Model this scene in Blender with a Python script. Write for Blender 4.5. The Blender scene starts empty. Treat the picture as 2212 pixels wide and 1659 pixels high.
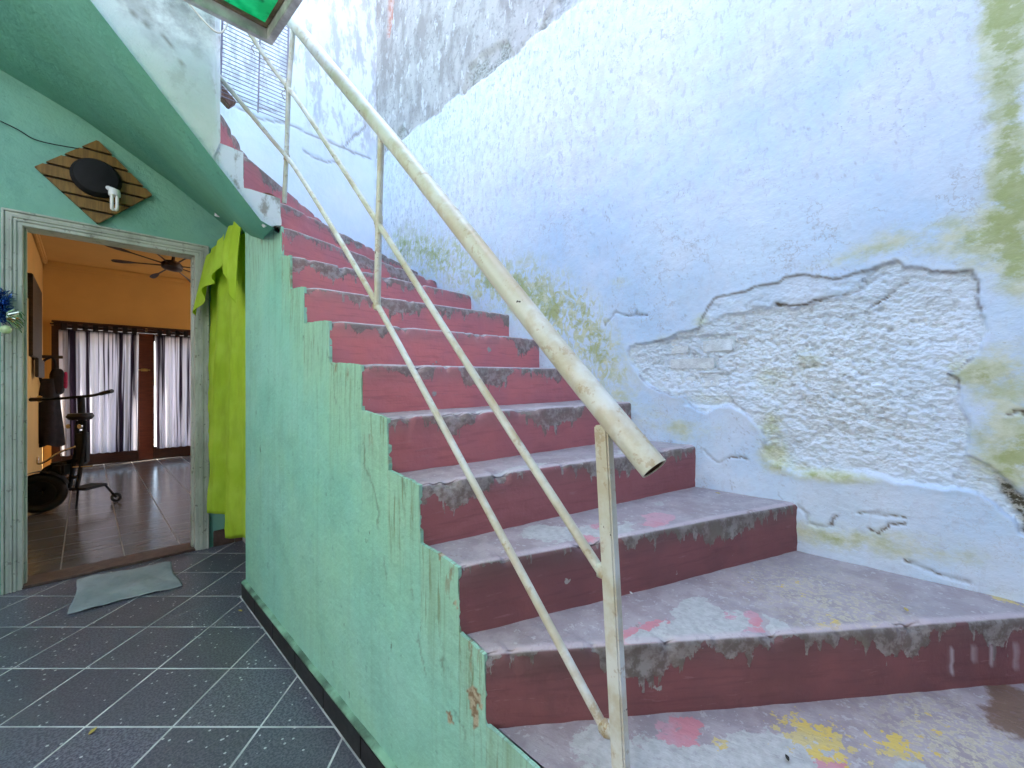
import bpy, bmesh, math, random
import numpy as np
from mathutils import Vector, Matrix
R2 = math.sqrt(2.0)
rnd = random.Random(7)
S = bpy.context.scene
C = S.collection

# ------------------------------------------------------------------ camera, sky, sun, exposure
EYE = 1.2
cam_d = bpy.data.cameras.new('camera'); cam = bpy.data.objects.new('camera', cam_d); C.objects.link(cam)
cam.location = (0, 0, EYE)
cam.rotation_euler = (math.radians(90), 0, math.radians(-45))
cam_d.sensor_width = 36.0; cam_d.lens = 36.0 * 921.0 / 2212.0
cam_d.clip_start = 0.02; cam_d.clip_end = 3000
S.camera = cam
SUN_EL = math.radians(52); SUN_AZ = math.atan2(0.95, 0.30)       # azimuth from +Y towards +X
W = bpy.data.worlds.new('World'); S.world = W; W.use_nodes = True
wn = W.node_tree.nodes; sky = wn.new('ShaderNodeTexSky'); sky.sky_type = 'NISHITA'; sky.sun_disc = False
sky.sun_elevation = SUN_EL; sky.sun_rotation = SUN_AZ; sky.dust_density = 2.5; sky.air_density = 1.0; sky.ozone_density = 1.0
W.node_tree.links.new(sky.outputs[0], wn['Background'].inputs[0]); wn['Background'].inputs[1].default_value = 0.15
sl = bpy.data.lights.new('sun', 'SUN'); sl.energy = 3.0; sl.angle = math.radians(0.6); sl.color = (1.0, 0.95, 0.87)
so = bpy.data.objects.new('sun', sl); C.objects.link(so); so.location = (8, 4, 12)
sdir = Vector((math.cos(SUN_EL) * math.sin(SUN_AZ), math.cos(SUN_EL) * math.cos(SUN_AZ), math.sin(SUN_EL)))
so.rotation_euler = sdir.to_track_quat('Z', 'Y').to_euler()
S.view_settings.view_transform = 'Standard'; S.view_settings.look = 'None'
S.view_settings.exposure = 3.0; S.view_settings.gamma = 1.0
S.cycles.max_bounces = 7; S.cycles.diffuse_bounces = 4; S.cycles.glossy_bounces = 3; S.cycles.transmission_bounces = 5
S.cycles.use_adaptive_sampling = True; S.cycles.adaptive_threshold = 0.02
S.cycles.use_denoising = True; S.cycles.sample_clamp_indirect = 6.0

# ------------------------------------------------------------------ helpers
def lnk(o, parent=None):
    C.objects.link(o)
    if parent: o.parent = parent
    return o
def tag(o, label=None, cat=None, group=None, kind=None):
    for k, v in (('label', label), ('category', cat), ('group', group), ('kind', kind)):
        if v: o[k] = v
    return o
def thing(name, label, cat, loc=(0, 0, 0), rz=0, group=None):
    o = bpy.data.objects.new(name, None); lnk(o); o.location = loc; o.rotation_euler = (0, 0, rz)
    o.empty_display_size = 0.1
    return tag(o, label, cat, group)
def mesh(name, vs, fs, mat, parent=None, smooth=False, attrs=None, loc=None):
    me = bpy.data.meshes.new(name); me.from_pydata([tuple(v) for v in vs], [], fs); me.update()
    if mat: me.materials.append(mat)
    if smooth: me.polygons.foreach_set('use_smooth', [True] * len(me.polygons))
    for k, a in (attrs or {}).items():
        at = me.attributes.new(k, 'FLOAT', 'POINT'); at.data.foreach_set('value', np.asarray(a, dtype=np.float32))
    o = bpy.data.objects.new(name, me)
    if loc: o.location = loc
    return lnk(o, parent)
class MB:
    def __init__(s): s.v = []; s.f = []
    def add(s, vs, fs):
        n = len(s.v); s.v += [tuple(p) for p in vs]; s.f += [tuple(i + n for i in f) for f in fs]; return s
    def box(s, a, b, M=None):
        (x0, y0, z0), (x1, y1, z1) = a, b
        vs = [Vector(p) for p in ((x0, y0, z0), (x1, y0, z0), (x1, y1, z0), (x0, y1, z0), (x0, y0, z1), (x1, y0, z1), (x1, y1, z1), (x0, y1, z1))]
        if M: vs = [M @ p for p in vs]
        return s.add(vs, [(0, 3, 2, 1), (4, 5, 6, 7), (0, 1, 5, 4), (1, 2, 6, 5), (2, 3, 7, 6), (3, 0, 4, 7)])
    def bbox(s, a, b, r=0.004, M=None):
        """box with bevelled edges"""
        bm = bmesh.new(); bmesh.ops.create_cube(bm, size=1)
        for v in bm.verts: v.co = Vector([(a[i] + b[i]) / 2 + v.co[i] * (b[i] - a[i]) for i in range(3)])
        bmesh.ops.bevel(bm, geom=list(bm.edges), offset=r, segments=2, affect='EDGES')
        if M: bmesh.ops.transform(bm, matrix=M, verts=bm.verts)
        bm.verts.index_update(); s.add([v.co.copy() for v in bm.verts], [[v.index for v in f.verts] for f in bm.faces]); bm.free(); return s
    def tube(s, pts, r, n=12, cap=True, rs=None):
        pts = [Vector(p) for p in pts]; m = len(pts); base = len(s.v); up = None
        for i, p in enumerate(pts):
            t = (pts[min(i + 1, m - 1)] - pts[max(i - 1, 0)]).normalized()
            if up is None:
                up = Vector((0, 0, 1)) if abs(t.z) < 0.9 else Vector((1, 0, 0))
            a = t.cross(up).normalized(); b = a.cross(t).normalized(); up = b
            rr = rs[i] if rs else r
            for k in range(n):
                w = 2 * math.pi * k / n; s.v.append(tuple(p + a * (rr * math.cos(w)) + b * (rr * math.sin(w))))
        for i in range(m - 1):
            for k in range(n):
                s.f.append((base + i * n + k, base + i * n + (k + 1) % n, base + (i + 1) * n + (k + 1) % n, base + (i + 1) * n + k))
        if cap:
            s.f.append(tuple(base + k for k in range(n))[::-1]); s.f.append(tuple(base + (m - 1) * n + k for k in range(n)))
        return s
    def lathe(s, prof, n=24, M=None):
        base = len(s.v)
        for r, z in prof:
            for k in range(n):
                w = 2 * math.pi * k / n; p = Vector((r * math.cos(w), r * math.sin(w), z)); s.v.append(tuple(M @ p if M else p))
        for i in range(len(prof) - 1):
            for k in range(n):
                s.f.append((base + i * n + k, base + i * n + (k + 1) % n, base + (i + 1) * n + (k + 1) % n, base + (i + 1) * n + k))
        return s
    def prism(s, poly, d0, d1, axis=1):
        """poly of (a,b) in the plane across axis, extruded d0..d1"""
        def mk(p, d): q = [p[0], p[1]]; q.insert(axis, d); return tuple(q)
        n = len(poly); vs = [mk(p, d0) for p in poly] + [mk(p, d1) for p in poly]
        return s.add(vs, [tuple(range(n)), tuple(range(2 * n - 1, n - 1, -1))] + [(i, i + n, (i + 1) % n + n, (i + 1) % n) for i in range(n)])
    def build(s, name, mat, parent=None, smooth=False):
        o = mesh(name, s.v, s.f, mat, parent, smooth)
        bm = bmesh.new(); bm.from_mesh(o.data); bmesh.ops.recalc_face_normals(bm, faces=bm.faces); bm.to_mesh(o.data); bm.free()
        if smooth:
            o.data.polygons.foreach_set('use_smooth', [True] * len(o.data.polygons))
            try: o.data.set_sharp_from_angle(angle=math.radians(40))
            except Exception: pass
        return o
def spline(pts, n=8):
    pts = [Vector(p) for p in pts]; out = []
    for i in range(len(pts) - 1):
        p0 = pts[max(i - 1, 0)]; p1 = pts[i]; p2 = pts[i + 1]; p3 = pts[min(i + 2, len(pts) - 1)]
        for k in range(n):
            t = k / n
            out.append(0.5 * ((2 * p1) + (p2 - p0) * t + (2 * p0 - 5 * p1 + 4 * p2 - p3) * t * t + (3 * p1 - p0 - 3 * p2 + p3) * t ** 3))
    return out + [pts[-1]]
# --- lattice noise in numpy
_tab = np.random.RandomState(3).rand(8, 256, 256)
def vn(x, y, seed=0):
    xi = np.floor(x).astype(int); yi = np.floor(y).astype(int); fx = x - xi; fy = y - yi
    fx = fx * fx * (3 - 2 * fx); fy = fy * fy * (3 - 2 * fy); T = _tab[seed % 8]; o = seed * 37
    g = lambda a, b: T[(xi + a + o) & 255, (yi + b + o * 3) & 255]
    return (g(0, 0) * (1 - fx) + g(1, 0) * fx) * (1 - fy) + (g(0, 1) * (1 - fx) + g(1, 1) * fx) * fy
def fbm(x, y, f, o=4, seed=0, gain=0.5):
    a = 1.0; t = 0; s = 0
    for i in range(o):
        s = s + a * vn(x * f, y * f, seed + i); t += a; a *= gain; f *= 2.03
    return s / t
def sst(a, b, x): t = np.clip((x - a) / (b - a), 0, 1); return t * t * (3 - 2 * t)
def seg_dist(px, py, pts, closed=False):
    d = np.full(px.shape, 1e9); n = len(pts)
    for i in range(n if closed else n - 1):
        ax, ay = pts[i]; bx, by = pts[(i + 1) % n]; ex, ey = bx - ax, by - ay; L = ex * ex + ey * ey + 1e-12
        t = np.clip(((px - ax) * ex + (py - ay) * ey) / L, 0, 1)
        d = np.minimum(d, (px - ax - t * ex) ** 2 + (py - ay - t * ey) ** 2)
    return np.sqrt(d)
def inside(px, py, pts):
    r = np.zeros(px.shape, bool); n = len(pts)
    for i in range(n):
        ax, ay = pts[i]; bx, by = pts[(i + 1) % n]
        if ay == by: continue
        r ^= ((ay > py) != (by > py)) & (px < (bx - ax) * (py - ay) / (by - ay) + ax)
    return r
def grid_faces(nu, nv):
    i = np.arange(nu - 1)[:, None] * nv + np.arange(nv - 1)[None, :]; i = i.ravel()
    return np.stack([i, i + nv, i + nv + 1, i + 1], 1).tolist()

# ------------------------------------------------------------------ node materials
class Nt:
    def __init__(s, name):
        s.m = bpy.data.materials.new(name); s.m.use_nodes = True; s.t = s.m.node_tree; s.b = s.t.nodes['Principled BSDF']; s.out = s.t.nodes['Material Output']
    def n(s, typ, **kw):
        x = s.t.nodes.new(typ)
        for k, v in kw.items(): setattr(x, k, v)
        return x
    def set(s, sock, v):
        if hasattr(v, 'is_output'): s.t.links.new(v, sock)
        elif v is not None:
            if sock.type == 'RGBA' and len(v) == 3: v = (*v, 1)
            sock.default_value = v
    def coord(s, w='Object'): return s.n('ShaderNodeTexCoord').outputs[w]
    def pos(s): return s.n('ShaderNodeNewGeometry').outputs['Position']
    def attr(s, name): return s.n('ShaderNodeAttribute', attribute_name=name).outputs['Fac']
    def map(s, vec, sc=(1, 1, 1), loc=(0, 0, 0), rot=(0, 0, 0)):
        x = s.n('ShaderNodeMapping'); s.set(x.inputs[0], vec); x.inputs[1].default_value = loc; x.inputs[2].default_value = rot; x.inputs[3].default_value = sc; return x.outputs[0]
    def noise(s, vec, sc, det=4, rough=0.55, dist=0.0):
        x = s.n('ShaderNodeTexNoise'); s.set(x.inputs['Vector'], vec); x.inputs['Scale'].default_value = sc; x.inputs['Detail'].default_value = max(1.0, min(det, math.log2(420.0 / max(sc, 1.0))))
        x.inputs['Roughness'].default_value = rough; x.inputs['Distortion'].default_value = dist; return x.outputs['Fac']
    def vor(s, vec, sc, feat='F1', out='Distance', rnd=1.0):
        x = s.n('ShaderNodeTexVoronoi', feature=feat); s.set(x.inputs['Vector'], vec); x.inputs['Scale'].default_value = sc; x.inputs['Randomness'].default_value = rnd; return x.outputs[out]
    def ma(s, op, a, b=None, c=None, clamp=False):
        x = s.n('ShaderNodeMath', operation=op, use_clamp=clamp)
        for i, v in enumerate((a, b, c)):
            if v is not None: s.set(x.inputs[i], v)
        return x.outputs[0]
    def ss(s, a, b, x):   # smoothstep a..b
        r = s.n('ShaderNodeMapRange', interpolation_type='SMOOTHSTEP'); s.set(r.inputs[0], x); s.set(r.inputs[1], a); s.set(r.inputs[2], b); return r.outputs[0]
    def mix(s, f, a, b, bl='MIX'):
        x = s.n('ShaderNodeMix', data_type='RGBA', blend_type=bl); s.set(x.inputs[0], f); s.set(x.inputs[6], a); s.set(x.inputs[7], b); return x.outputs[2]
    def comb(s, x, y, z):
        c = s.n('ShaderNodeCombineXYZ'); [s.set(c.inputs[i], v) for i, v in enumerate((x, y, z))]; return c.outputs[0]
    def sep(s, v): x = s.n('ShaderNodeSeparateXYZ'); s.set(x.inputs[0], v); return x.outputs
    def bump(s, h, dist=0.003, st=0.6):
        b = s.n('ShaderNodeBump'); b.inputs['Distance'].default_value = dist; b.inputs['Strength'].default_value = st; s.set(b.inputs['Height'], h)
        s.t.links.new(b.outputs[0], s.b.inputs['Normal']); return s
    def fin(s, col, rough=0.7, metal=0.0, spec=None):
        s.set(s.b.inputs['Base Color'], col); s.set(s.b.inputs['Roughness'], rough); s.b.inputs['Metallic'].default_value = metal
        if spec is not None: s.b.inputs['Specular IOR Level'].default_value = spec
        return s.m
def simple(name, col, rough=0.6, var=0.25, sc=18, metal=0.0, bump=0.0):
    n = Nt(name); p = n.coord(); f = n.noise(p, sc, 5)
    c = n.mix(n.ss(0.3, 0.7, f), tuple(x * (1 - var) for x in col), tuple(min(1, x * (1 + var)) for x in col))
    if bump: n.bump(n.noise(p, sc * 6, 4), bump)
    return n.fin(c, rough, metal)

def m_plaster():          # big boundary wall, stains come from attributes on the wall itself
    n = Nt('whitewash_plaster'); p = n.pos(); moss = n.attr('moss'); rough = n.attr('rough'); grey = n.attr('grey'); crack = n.attr('crack'); dark = n.attr('bare'); red = n.attr('red')
    hi = n.attr('hi')
    big = n.noise(p, 1.3, 5); mid = n.noise(n.map(p, (1, 1, 0.55)), 9, 6, 0.6); fine = n.noise(p, 55, 6, 0.65)
    c = n.mix(n.ss(0.35, 0.65, big), n.mix(hi, (0.50, 0.67, 0.86), (0.76, 0.79, 0.87)), n.mix(hi, (0.62, 0.75, 0.87), (0.83, 0.83, 0.87)))  # bluer low, whiter high: skylight tint and top glare put into the wash
    wash = n.ss(0.40, 0.62, n.noise(n.map(p, (1, 1, 0.8), rot=(0.5, 0, 0)), 3.4, 6, 0.65)); c = n.mix(n.ma('MULTIPLY', wash, 0.30), c, (0.80, 0.80, 0.86))
    # flaking whitewash, denser high on the wall
    f1 = n.noise(n.map(p, (1, 1, 0.6)), 26, 6, 0.68)
    c = n.mix(n.ma('MULTIPLY', n.ss(0.47, 0.57, f1), n.ma('MULTIPLY_ADD', hi, 0.48, 0.06)), c, (0.62, 0.60, 0.68))
    c = n.mix(n.ma('MULTIPLY', n.ss(0.58, 0.61, n.noise(n.map(p, (1, 1, 0.5)), 40, 6, 0.7)), n.ma('MULTIPLY_ADD', hi, 0.45, 0.14)), c, (0.42, 0.42, 0.48))
    sp = n.ss(0.64, 0.70, n.noise(n.map(p, (1, 1, 1.6), rot=(0.4, 0, 0)), 75, 5, 0.7)); c = n.mix(n.ma('MULTIPLY', sp, n.ma('MULTIPLY', n.ss(0.45, 0.6, n.noise(p, 3.3, 3)), 0.65)), c, (0.34, 0.37, 0.40))
    hair = n.ma('SUBTRACT', 1.0, n.ss(0.0, 0.010, n.ma('ABSOLUTE', n.ma('SUBTRACT', n.noise(p, 7.5, 6, 0.6), 0.5)))); hair = n.ma('MULTIPLY', hair, n.ss(0.53, 0.62, n.noise(p, 4.1, 4)))
    c = n.mix(n.ma('MULTIPLY', hair, 0.55), c, (0.36, 0.36, 0.38)); hair2 = n.ma('MULTIPLY', n.ma('SUBTRACT', 1.0, n.ss(0.0, 0.014, n.ma('ABSOLUTE', n.ma('SUBTRACT', n.noise(n.map(p, (1, 1, 1.6), rot=(0.35, 0, 0)), 17, 5, 0.62), 0.5)))), n.ss(0.50, 0.60, n.noise(n.map(p, loc=(5, 3, 1)), 3.2, 4))); c = n.mix(n.ma('MULTIPLY', hair2, 0.34), c, (0.40, 0.41, 0.44))
    blot = n.ss(0.52, 0.66, n.noise(n.map(p, loc=(1, 9, 4)), 2.1, 6, 0.7)); c = n.mix(n.ma('MULTIPLY', blot, 0.30), c, (0.54, 0.60, 0.66))
    # grey weathered zone
    gn = n.noise(n.map(p, (1, 1, 0.5)), 7, 7, 0.66)
    gz = n.mix(n.ss(0.40, 0.62, gn), (0.53, 0.48, 0.46), (0.36, 0.315, 0.30))
    gz = n.mix(n.ma('MULTIPLY', n.ss(0.58, 0.63, n.noise(n.map(p, (1, 1, 0.45)), 19, 6, 0.65)), 0.65), gz, (0.70, 0.67, 0.68))
    gz = n.mix(n.ma('MULTIPLY', n.ss(0.57, 0.62, n.noise(p, 34, 5, 0.65)), 0.6), gz, (0.27, 0.24, 0.24))
    c = n.mix(grey, c, gz)
    c = n.mix(n.ma('MULTIPLY', rough, 0.75), c, (0.80, 0.875, 0.905))
    pitc = n.ss(0.56, 0.70, n.noise(n.map(p, (1, 1, 1.5)), 52, 5, 0.7)); c = n.mix(n.ma('MULTIPLY', rough, n.ma('MULTIPLY', pitc, 0.7)), c, (0.46, 0.455, 0.44))
    c = n.mix(n.ma('MULTIPLY', rough, n.ma('MULTIPLY', n.ss(0.60, 0.68, n.noise(p, 12, 5, 0.65)), 0.35)), c, (0.52, 0.49, 0.42))
    mo = n.ss(0.12, 1.10, n.ma('MULTIPLY', moss, n.ma('MULTIPLY_ADD', n.noise(n.map(p, (1, 1, 1.5)), 11, 7, 0.72), 3.2, -0.70)))
    mc = n.mix(n.ss(0.35, 0.65, n.noise(p, 22, 5, 0.6)), (0.63, 0.65, 0.46), (0.48, 0.52, 0.28))
    pale = n.ss(0.505, 0.525, n.noise(n.map(p, (1, 1, 0.6)), 21, 5, 0.62, 1.6))
    mm = n.ma('MULTIPLY', mo, n.ma('SUBTRACT', 0.88, n.ma('MULTIPLY', n.ma('MULTIPLY', pale, n.attr('salt')), 0.85)))
    c = n.mix(mm, c, mc)
    mdk = n.ma('MULTIPLY', n.ss(0.85, 1.45, n.ma('MULTIPLY', moss, n.ma('MULTIPLY_ADD', n.noise(n.map(p, (1, 1, 1.4)), 13, 6, 0.7), 3.0, -0.62))), 0.85); c = n.mix(n.ma('MULTIPLY', mdk, 0.8), c, (0.33, 0.38, 0.12))
    bz = n.mix(n.ss(0.42, 0.58, n.noise(n.map(p, (1, 1, 1.6)), 46, 5, 0.75)), (0.085, 0.080, 0.055), (0.44, 0.44, 0.39)); c = n.mix(dark, c, bz)
    c = n.mix(red, c, n.mix(n.ss(0.4, 0.6, n.noise(p, 20, 4)), (0.50, 0.24, 0.19), (0.60, 0.45, 0.42)))
    c = n.mix(crack, c, (0.16, 0.125, 0.09))  # crack lines painted dark: the grooves' shade put into colour, with dirt
    smth = n.ss(0.42, 0.60, n.noise(p, 2.6, 4)); trow = n.ma('MULTIPLY', n.noise(n.map(p, (1, 1, 1.7), rot=(0.45, 0, 0)), 20, 6, 0.65), smth)
    h = n.ma('ADD', n.ma('MULTIPLY', fine, 0.5), n.ma('ADD', n.ma('MULTIPLY', trow, 0.9), n.ma('MULTIPLY', n.ma('MULTIPLY', n.ma('ADD', n.noise(n.map(p, (1, 1, 1.3)), 60, 5, 0.75), n.ma('MULTIPLY', n.vor(n.map(p, (1, 1, 1.4)), 75), 0.7)), rough), 2.4)))
    n.bump(h, 0.0055, 0.6)
    return n.fin(c, 0.9, 0, 0.2)

def m_backwall():
    n = Nt('back_wall_limewash'); p = n.pos(); crack = n.attr('crack'); hi = n.attr('hi')
    c = n.mix(n.ss(0.4, 0.6, n.noise(p, 2.2, 5)), (0.78, 0.80, 0.88), (0.84, 0.83, 0.87))
    st = n.noise(n.map(p, (1, 1, 0.28)), 10, 7, 0.68)
    c = n.mix(n.ma('MULTIPLY', n.ss(0.48, 0.60, st), n.ma('MULTIPLY_ADD', hi, 0.70, 0.05)), c, (0.47, 0.45, 0.48))
    c = n.mix(n.ma('MULTIPLY', n.ss(0.56, 0.60, n.noise(n.map(p, (1, 1, 0.45)), 17, 6, 0.65)), n.ma('MULTIPLY_ADD', hi, 0.6, 0.05)), c, (0.55, 0.50, 0.50))
    c = n.mix(n.ma('MULTIPLY', crack, 0.85), c, (0.35, 0.30, 0.28))
    n.bump(n.ma('ADD', n.noise(p, 45, 6, 0.65), n.ma('MULTIPLY', st, 0.8)), 0.005, 0.6)
    return n.fin(c, 0.9, 0, 0.2)

def m_step():
    n = Nt('worn_red_step_paint'); hh = n.attr('hh'); dd = n.attr('dd'); s_ = n.attr('ss'); kk = n.attr('kk'); tr = n.attr('tread'); up = n.attr('up')
    ko = n.ma('MULTIPLY', kk, 5.37)
    P = n.comb(s_, n.ma('ADD', hh, ko), n.ma('ADD', dd, ko))
    W1 = n.noise(P, 5.5, 5); brush = n.noise(n.map(P, (3.5, 42, 6)), 2.2, 5, 0.6)
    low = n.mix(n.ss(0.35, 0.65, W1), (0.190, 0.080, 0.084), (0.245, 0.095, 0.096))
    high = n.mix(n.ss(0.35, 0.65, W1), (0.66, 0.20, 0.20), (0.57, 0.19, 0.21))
    rc = n.mix(up, low, high)  # lower risers painted darker, upper brighter: fall of light put into the paint
    rc = n.mix(n.ss(0.5, 0.68, brush), rc, n.mix(0.16, rc, (0.05, 0.025, 0.03)))
    rc = n.mix(n.ma('MULTIPLY', n.ss(0.62, 0.70, n.noise(n.map(P, (2, 14, 2)), 6, 5, 0.65)), 0.25), rc, (0.42, 0.24, 0.26))
    # concrete band under the nosing with ragged lower edge
    bw = n.ma('MULTIPLY_ADD', n.ss(0.36, 0.66, n.noise(n.comb(s_, ko, 0.0), 3.6, 4, 0.6)), 0.085, -0.006)
    bw = n.ma('ADD', bw, n.ma('MULTIPLY_ADD', n.noise(P, 30, 6, 0.75), 0.08, -0.040))
    bw = n.ma('ADD', bw, n.ma('MULTIPLY', n.ss(0.52, 0.70, n.noise(n.comb(n.ma('MULTIPLY', s_, 42.0), ko, n.ma('MULTIPLY', hh, 6.0)), 1.0, 3, 0.6)), 0.035))
    band = n.ma('SUBTRACT', 1.0, n.ss(-0.001, 0.003, n.ma('SUBTRACT', hh, bw)))
    bc = n.mix(n.ss(0.4, 0.62, n.noise(P, 34, 6, 0.7)), (0.17, 0.15, 0.125), (0.38, 0.36, 0.33))
    bc = n.mix(n.ss(0.52, 0.66, n.noise(P, 11, 4)), bc, (0.21, 0.20, 0.155))
    rc = n.mix(n.ma('MULTIPLY', band, n.ma('MULTIPLY_ADD', n.noise(P, 8, 5, 0.65), 0.9, 0.35), None, True), rc, bc)
    gr = n.ma('MULTIPLY', n.ma('SUBTRACT', 1.0, n.ss(0.0, 0.085, hh)), n.ma('MULTIPLY_ADD', n.noise(P, 5, 5, 0.6), 1.3, -0.15), None, True); rc = n.mix(n.ma('MULTIPLY', gr, 0.75), rc, n.mix(up, (0.105, 0.098, 0.085), (0.26, 0.22, 0.20)))
    spl = n.ss(0.695, 0.715, n.noise(P, 13, 5, 0.6)); rc = n.mix(spl, rc, (0.36, 0.34, 0.31))
    # tread, laid out in the plane of the steps
    wp = n.pos(); P2 = n.comb(n.sep(wp)[0], n.sep(wp)[1], ko)
    tn = n.noise(P2, 6.0, 6, 0.66)
    tc = n.mix(n.ss(0.4, 0.6, n.noise(P2, 16, 5)), (0.325, 0.268, 0.268), (0.41, 0.35, 0.345))
    tc = n.mix(n.ma('MULTIPLY', n.ss(0.40, 0.65, n.noise(P2, 3.0, 4)), 0.35), tc, (0.36, 0.35, 0.37))
    tc = n.mix(n.ma('MULTIPLY', n.ss(0.60, 0.65, n.noise(n.map(P2, (1, 1, 1), rot=(0, 0, 0.8)), 60, 4, 0.65)), 0.55), tc, (0.55, 0.53, 0.52))
    tan_ = n.attr('tan'); tc = n.mix(n.ma('MULTIPLY', tan_, n.ss(0.46, 0.60, n.noise(P2, 70, 4, 0.7))), tc, (0.52, 0.46, 0.33))
    pk = n.ss(0.725, 0.74, n.ma('ADD', n.noise(n.map(P2, loc=(2.3, 4.1, 0)), 7.0, 6, 0.62), n.ma('MULTIPLY', n.attr('pinkm'), 0.40)))
    tc = n.mix(n.ma('MULTIPLY', pk, 0.9), tc, n.mix(n.ss(0.4, 0.6, n.noise(P2, 9, 4)), (0.58, 0.22, 0.24), (0.55, 0.32, 0.35)))
    gp = n.ss(0.755, 0.768, n.ma('ADD', tn, n.ma('MULTIPLY', n.attr('patchy'), 0.37)))
    tc = n.mix(gp, tc, n.mix(n.ss(0.35, 0.65, n.noise(P2, 55, 4, 0.6)), (0.41, 0.41, 0.385), (0.50, 0.50, 0.47)))
    yel = n.ss(0.80, 0.815, n.ma('ADD', n.noise(n.map(P2, loc=(7.3, 1.1, 0)), 34, 6, 0.72), n.ma('MULTIPLY', n.attr('yel'), 0.31)))
    tc = n.mix(n.ma('MULTIPLY', yel, 0.92), tc, n.mix(n.ss(0.4, 0.6, n.noise(P2, 14, 3)), (0.66, 0.48, 0.10), (0.58, 0.47, 0.20)))
    edge = n.ma('SUBTRACT', 1.0, n.ss(0.0, 0.022, dd)); tc = n.mix(n.ma('MULTIPLY', edge, 0.6), tc, (0.56, 0.47, 0.48))
    rust = n.ss(0.66, 0.80, n.ma('ADD', n.noise(P2, 12, 6, 0.68), n.ma('MULTIPLY', n.attr('rust'), 0.32))); tc = n.mix(n.ma('MULTIPLY', rust, 0.9), tc, (0.17, 0.095, 0.055))
    sp = n.ss(0.60, 0.64, n.noise(P2, 70, 3, 0.5)); tc = n.mix(n.ma('MULTIPLY', sp, 0.25), tc, (0.26, 0.20, 0.22))
    c = n.mix(tr, rc, tc)
    ms = n.attr('scr'); c = n.mix(ms, c, (0.55, 0.50, 0.52))
    h = n.ma('ADD', n.ma('MULTIPLY', n.noise(P, 60, 5, 0.65), n.ma('MULTIPLY_ADD', tr, -0.42, 0.6)), n.ma('ADD', n.ma('MULTIPLY', band, n.noise(P, 45, 5, 0.7)), n.ma('MULTIPLY', brush, 0.2)))
    n.bump(h, 0.004, 0.6)
    return n.fin(c, n.mix(tr, (0.72,) * 3, (0.5,) * 3), 0, 0.35)

def m_green(name, base, base2, streak=True, zmul=1.0):
    """mint limewash with rain streaks; 'below' = metres under the stair edge"""
    n = Nt(name); p = n.pos(); below = n.attr('below')
    c = n.mix(n.ss(0.35, 0.65, n.noise(p, 1.7, 4)), base, base2)
    c = n.mix(n.ma('MULTIPLY', n.ss(0.40, 0.66, n.noise(n.map(p, loc=(3, 1, 7)), 2.4, 5, 0.6)), 0.45), c, (base[0] * 1.28, base[1] * 1.06, base[2] * 0.86))
    c = n.mix(n.ma('MULTIPLY', n.ss(0.45, 0.72, n.noise(p, 5, 6, 0.68)), 0.38), c, tuple(x * 0.66 for x in base))
    c = n.mix(n.ma('MULTIPLY', n.ss(0.62, 0.69, n.noise(p, 19, 6, 0.7)), 0.35), c, tuple(x * 0.42 for x in base))
    if streak:
        near = n.ma('SUBTRACT', 1.0, n.ss(0.02, 0.42, below)); verynear = n.ma('SUBTRACT', 1.0, n.ss(0.0, 0.16, below))
        s1 = n.noise(n.map(p, (1, 26, 0.9)), 1.0, 6, 0.7, 0.4); s2 = n.noise(n.map(p, (1, 70, 5)), 1.0, 5, 0.7, 0.3)
        c = n.mix(n.ma('MULTIPLY', n.ss(0.46, 0.72, s1), n.ma('MULTIPLY_ADD', near, 0.55, 0.22)), c, (0.17, 0.33, 0.21))
        c = n.mix(n.ma('MULTIPLY', n.ss(0.52, 0.68, s2), n.ma('MULTIPLY', near, 0.9)), c, (0.11, 0.17, 0.08))
        c = n.mix(n.ma('MULTIPLY', n.ss(0.58, 0.66, n.noise(n.map(p, (1, 30, 9)), 1.0, 5, 0.65)), n.ma('MULTIPLY', verynear, 0.85)), c, (0.20, 0.13, 0.08))
        c = n.mix(n.ma('MULTIPLY', near, 0.28), c, (0.42, 0.52, 0.33))
        spk = n.ss(0.695, 0.72, n.noise(n.map(p, (1, 20, 9)), 1.0, 5, 0.6)); c = n.mix(n.ma('MULTIPLY', spk, 0.7), c, (0.10, 0.16, 0.10))
    c = n.mix(n.attr('crack'), c, (0.13, 0.17, 0.11)); c = n.mix(n.attr('chip'), c, n.mix(n.ss(0.4, 0.6, n.noise(p, 60, 4)), (0.24, 0.17, 0.10), (0.45, 0.40, 0.28)))
    n.bump(n.ma('ADD', n.noise(p, 50, 5, 0.6), n.ma('MULTIPLY', n.noise(p, 8, 5, 0.6), 2.2)), 0.006, 0.6)
    return n.fin(c, 0.75, 0, 0.3)

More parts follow.
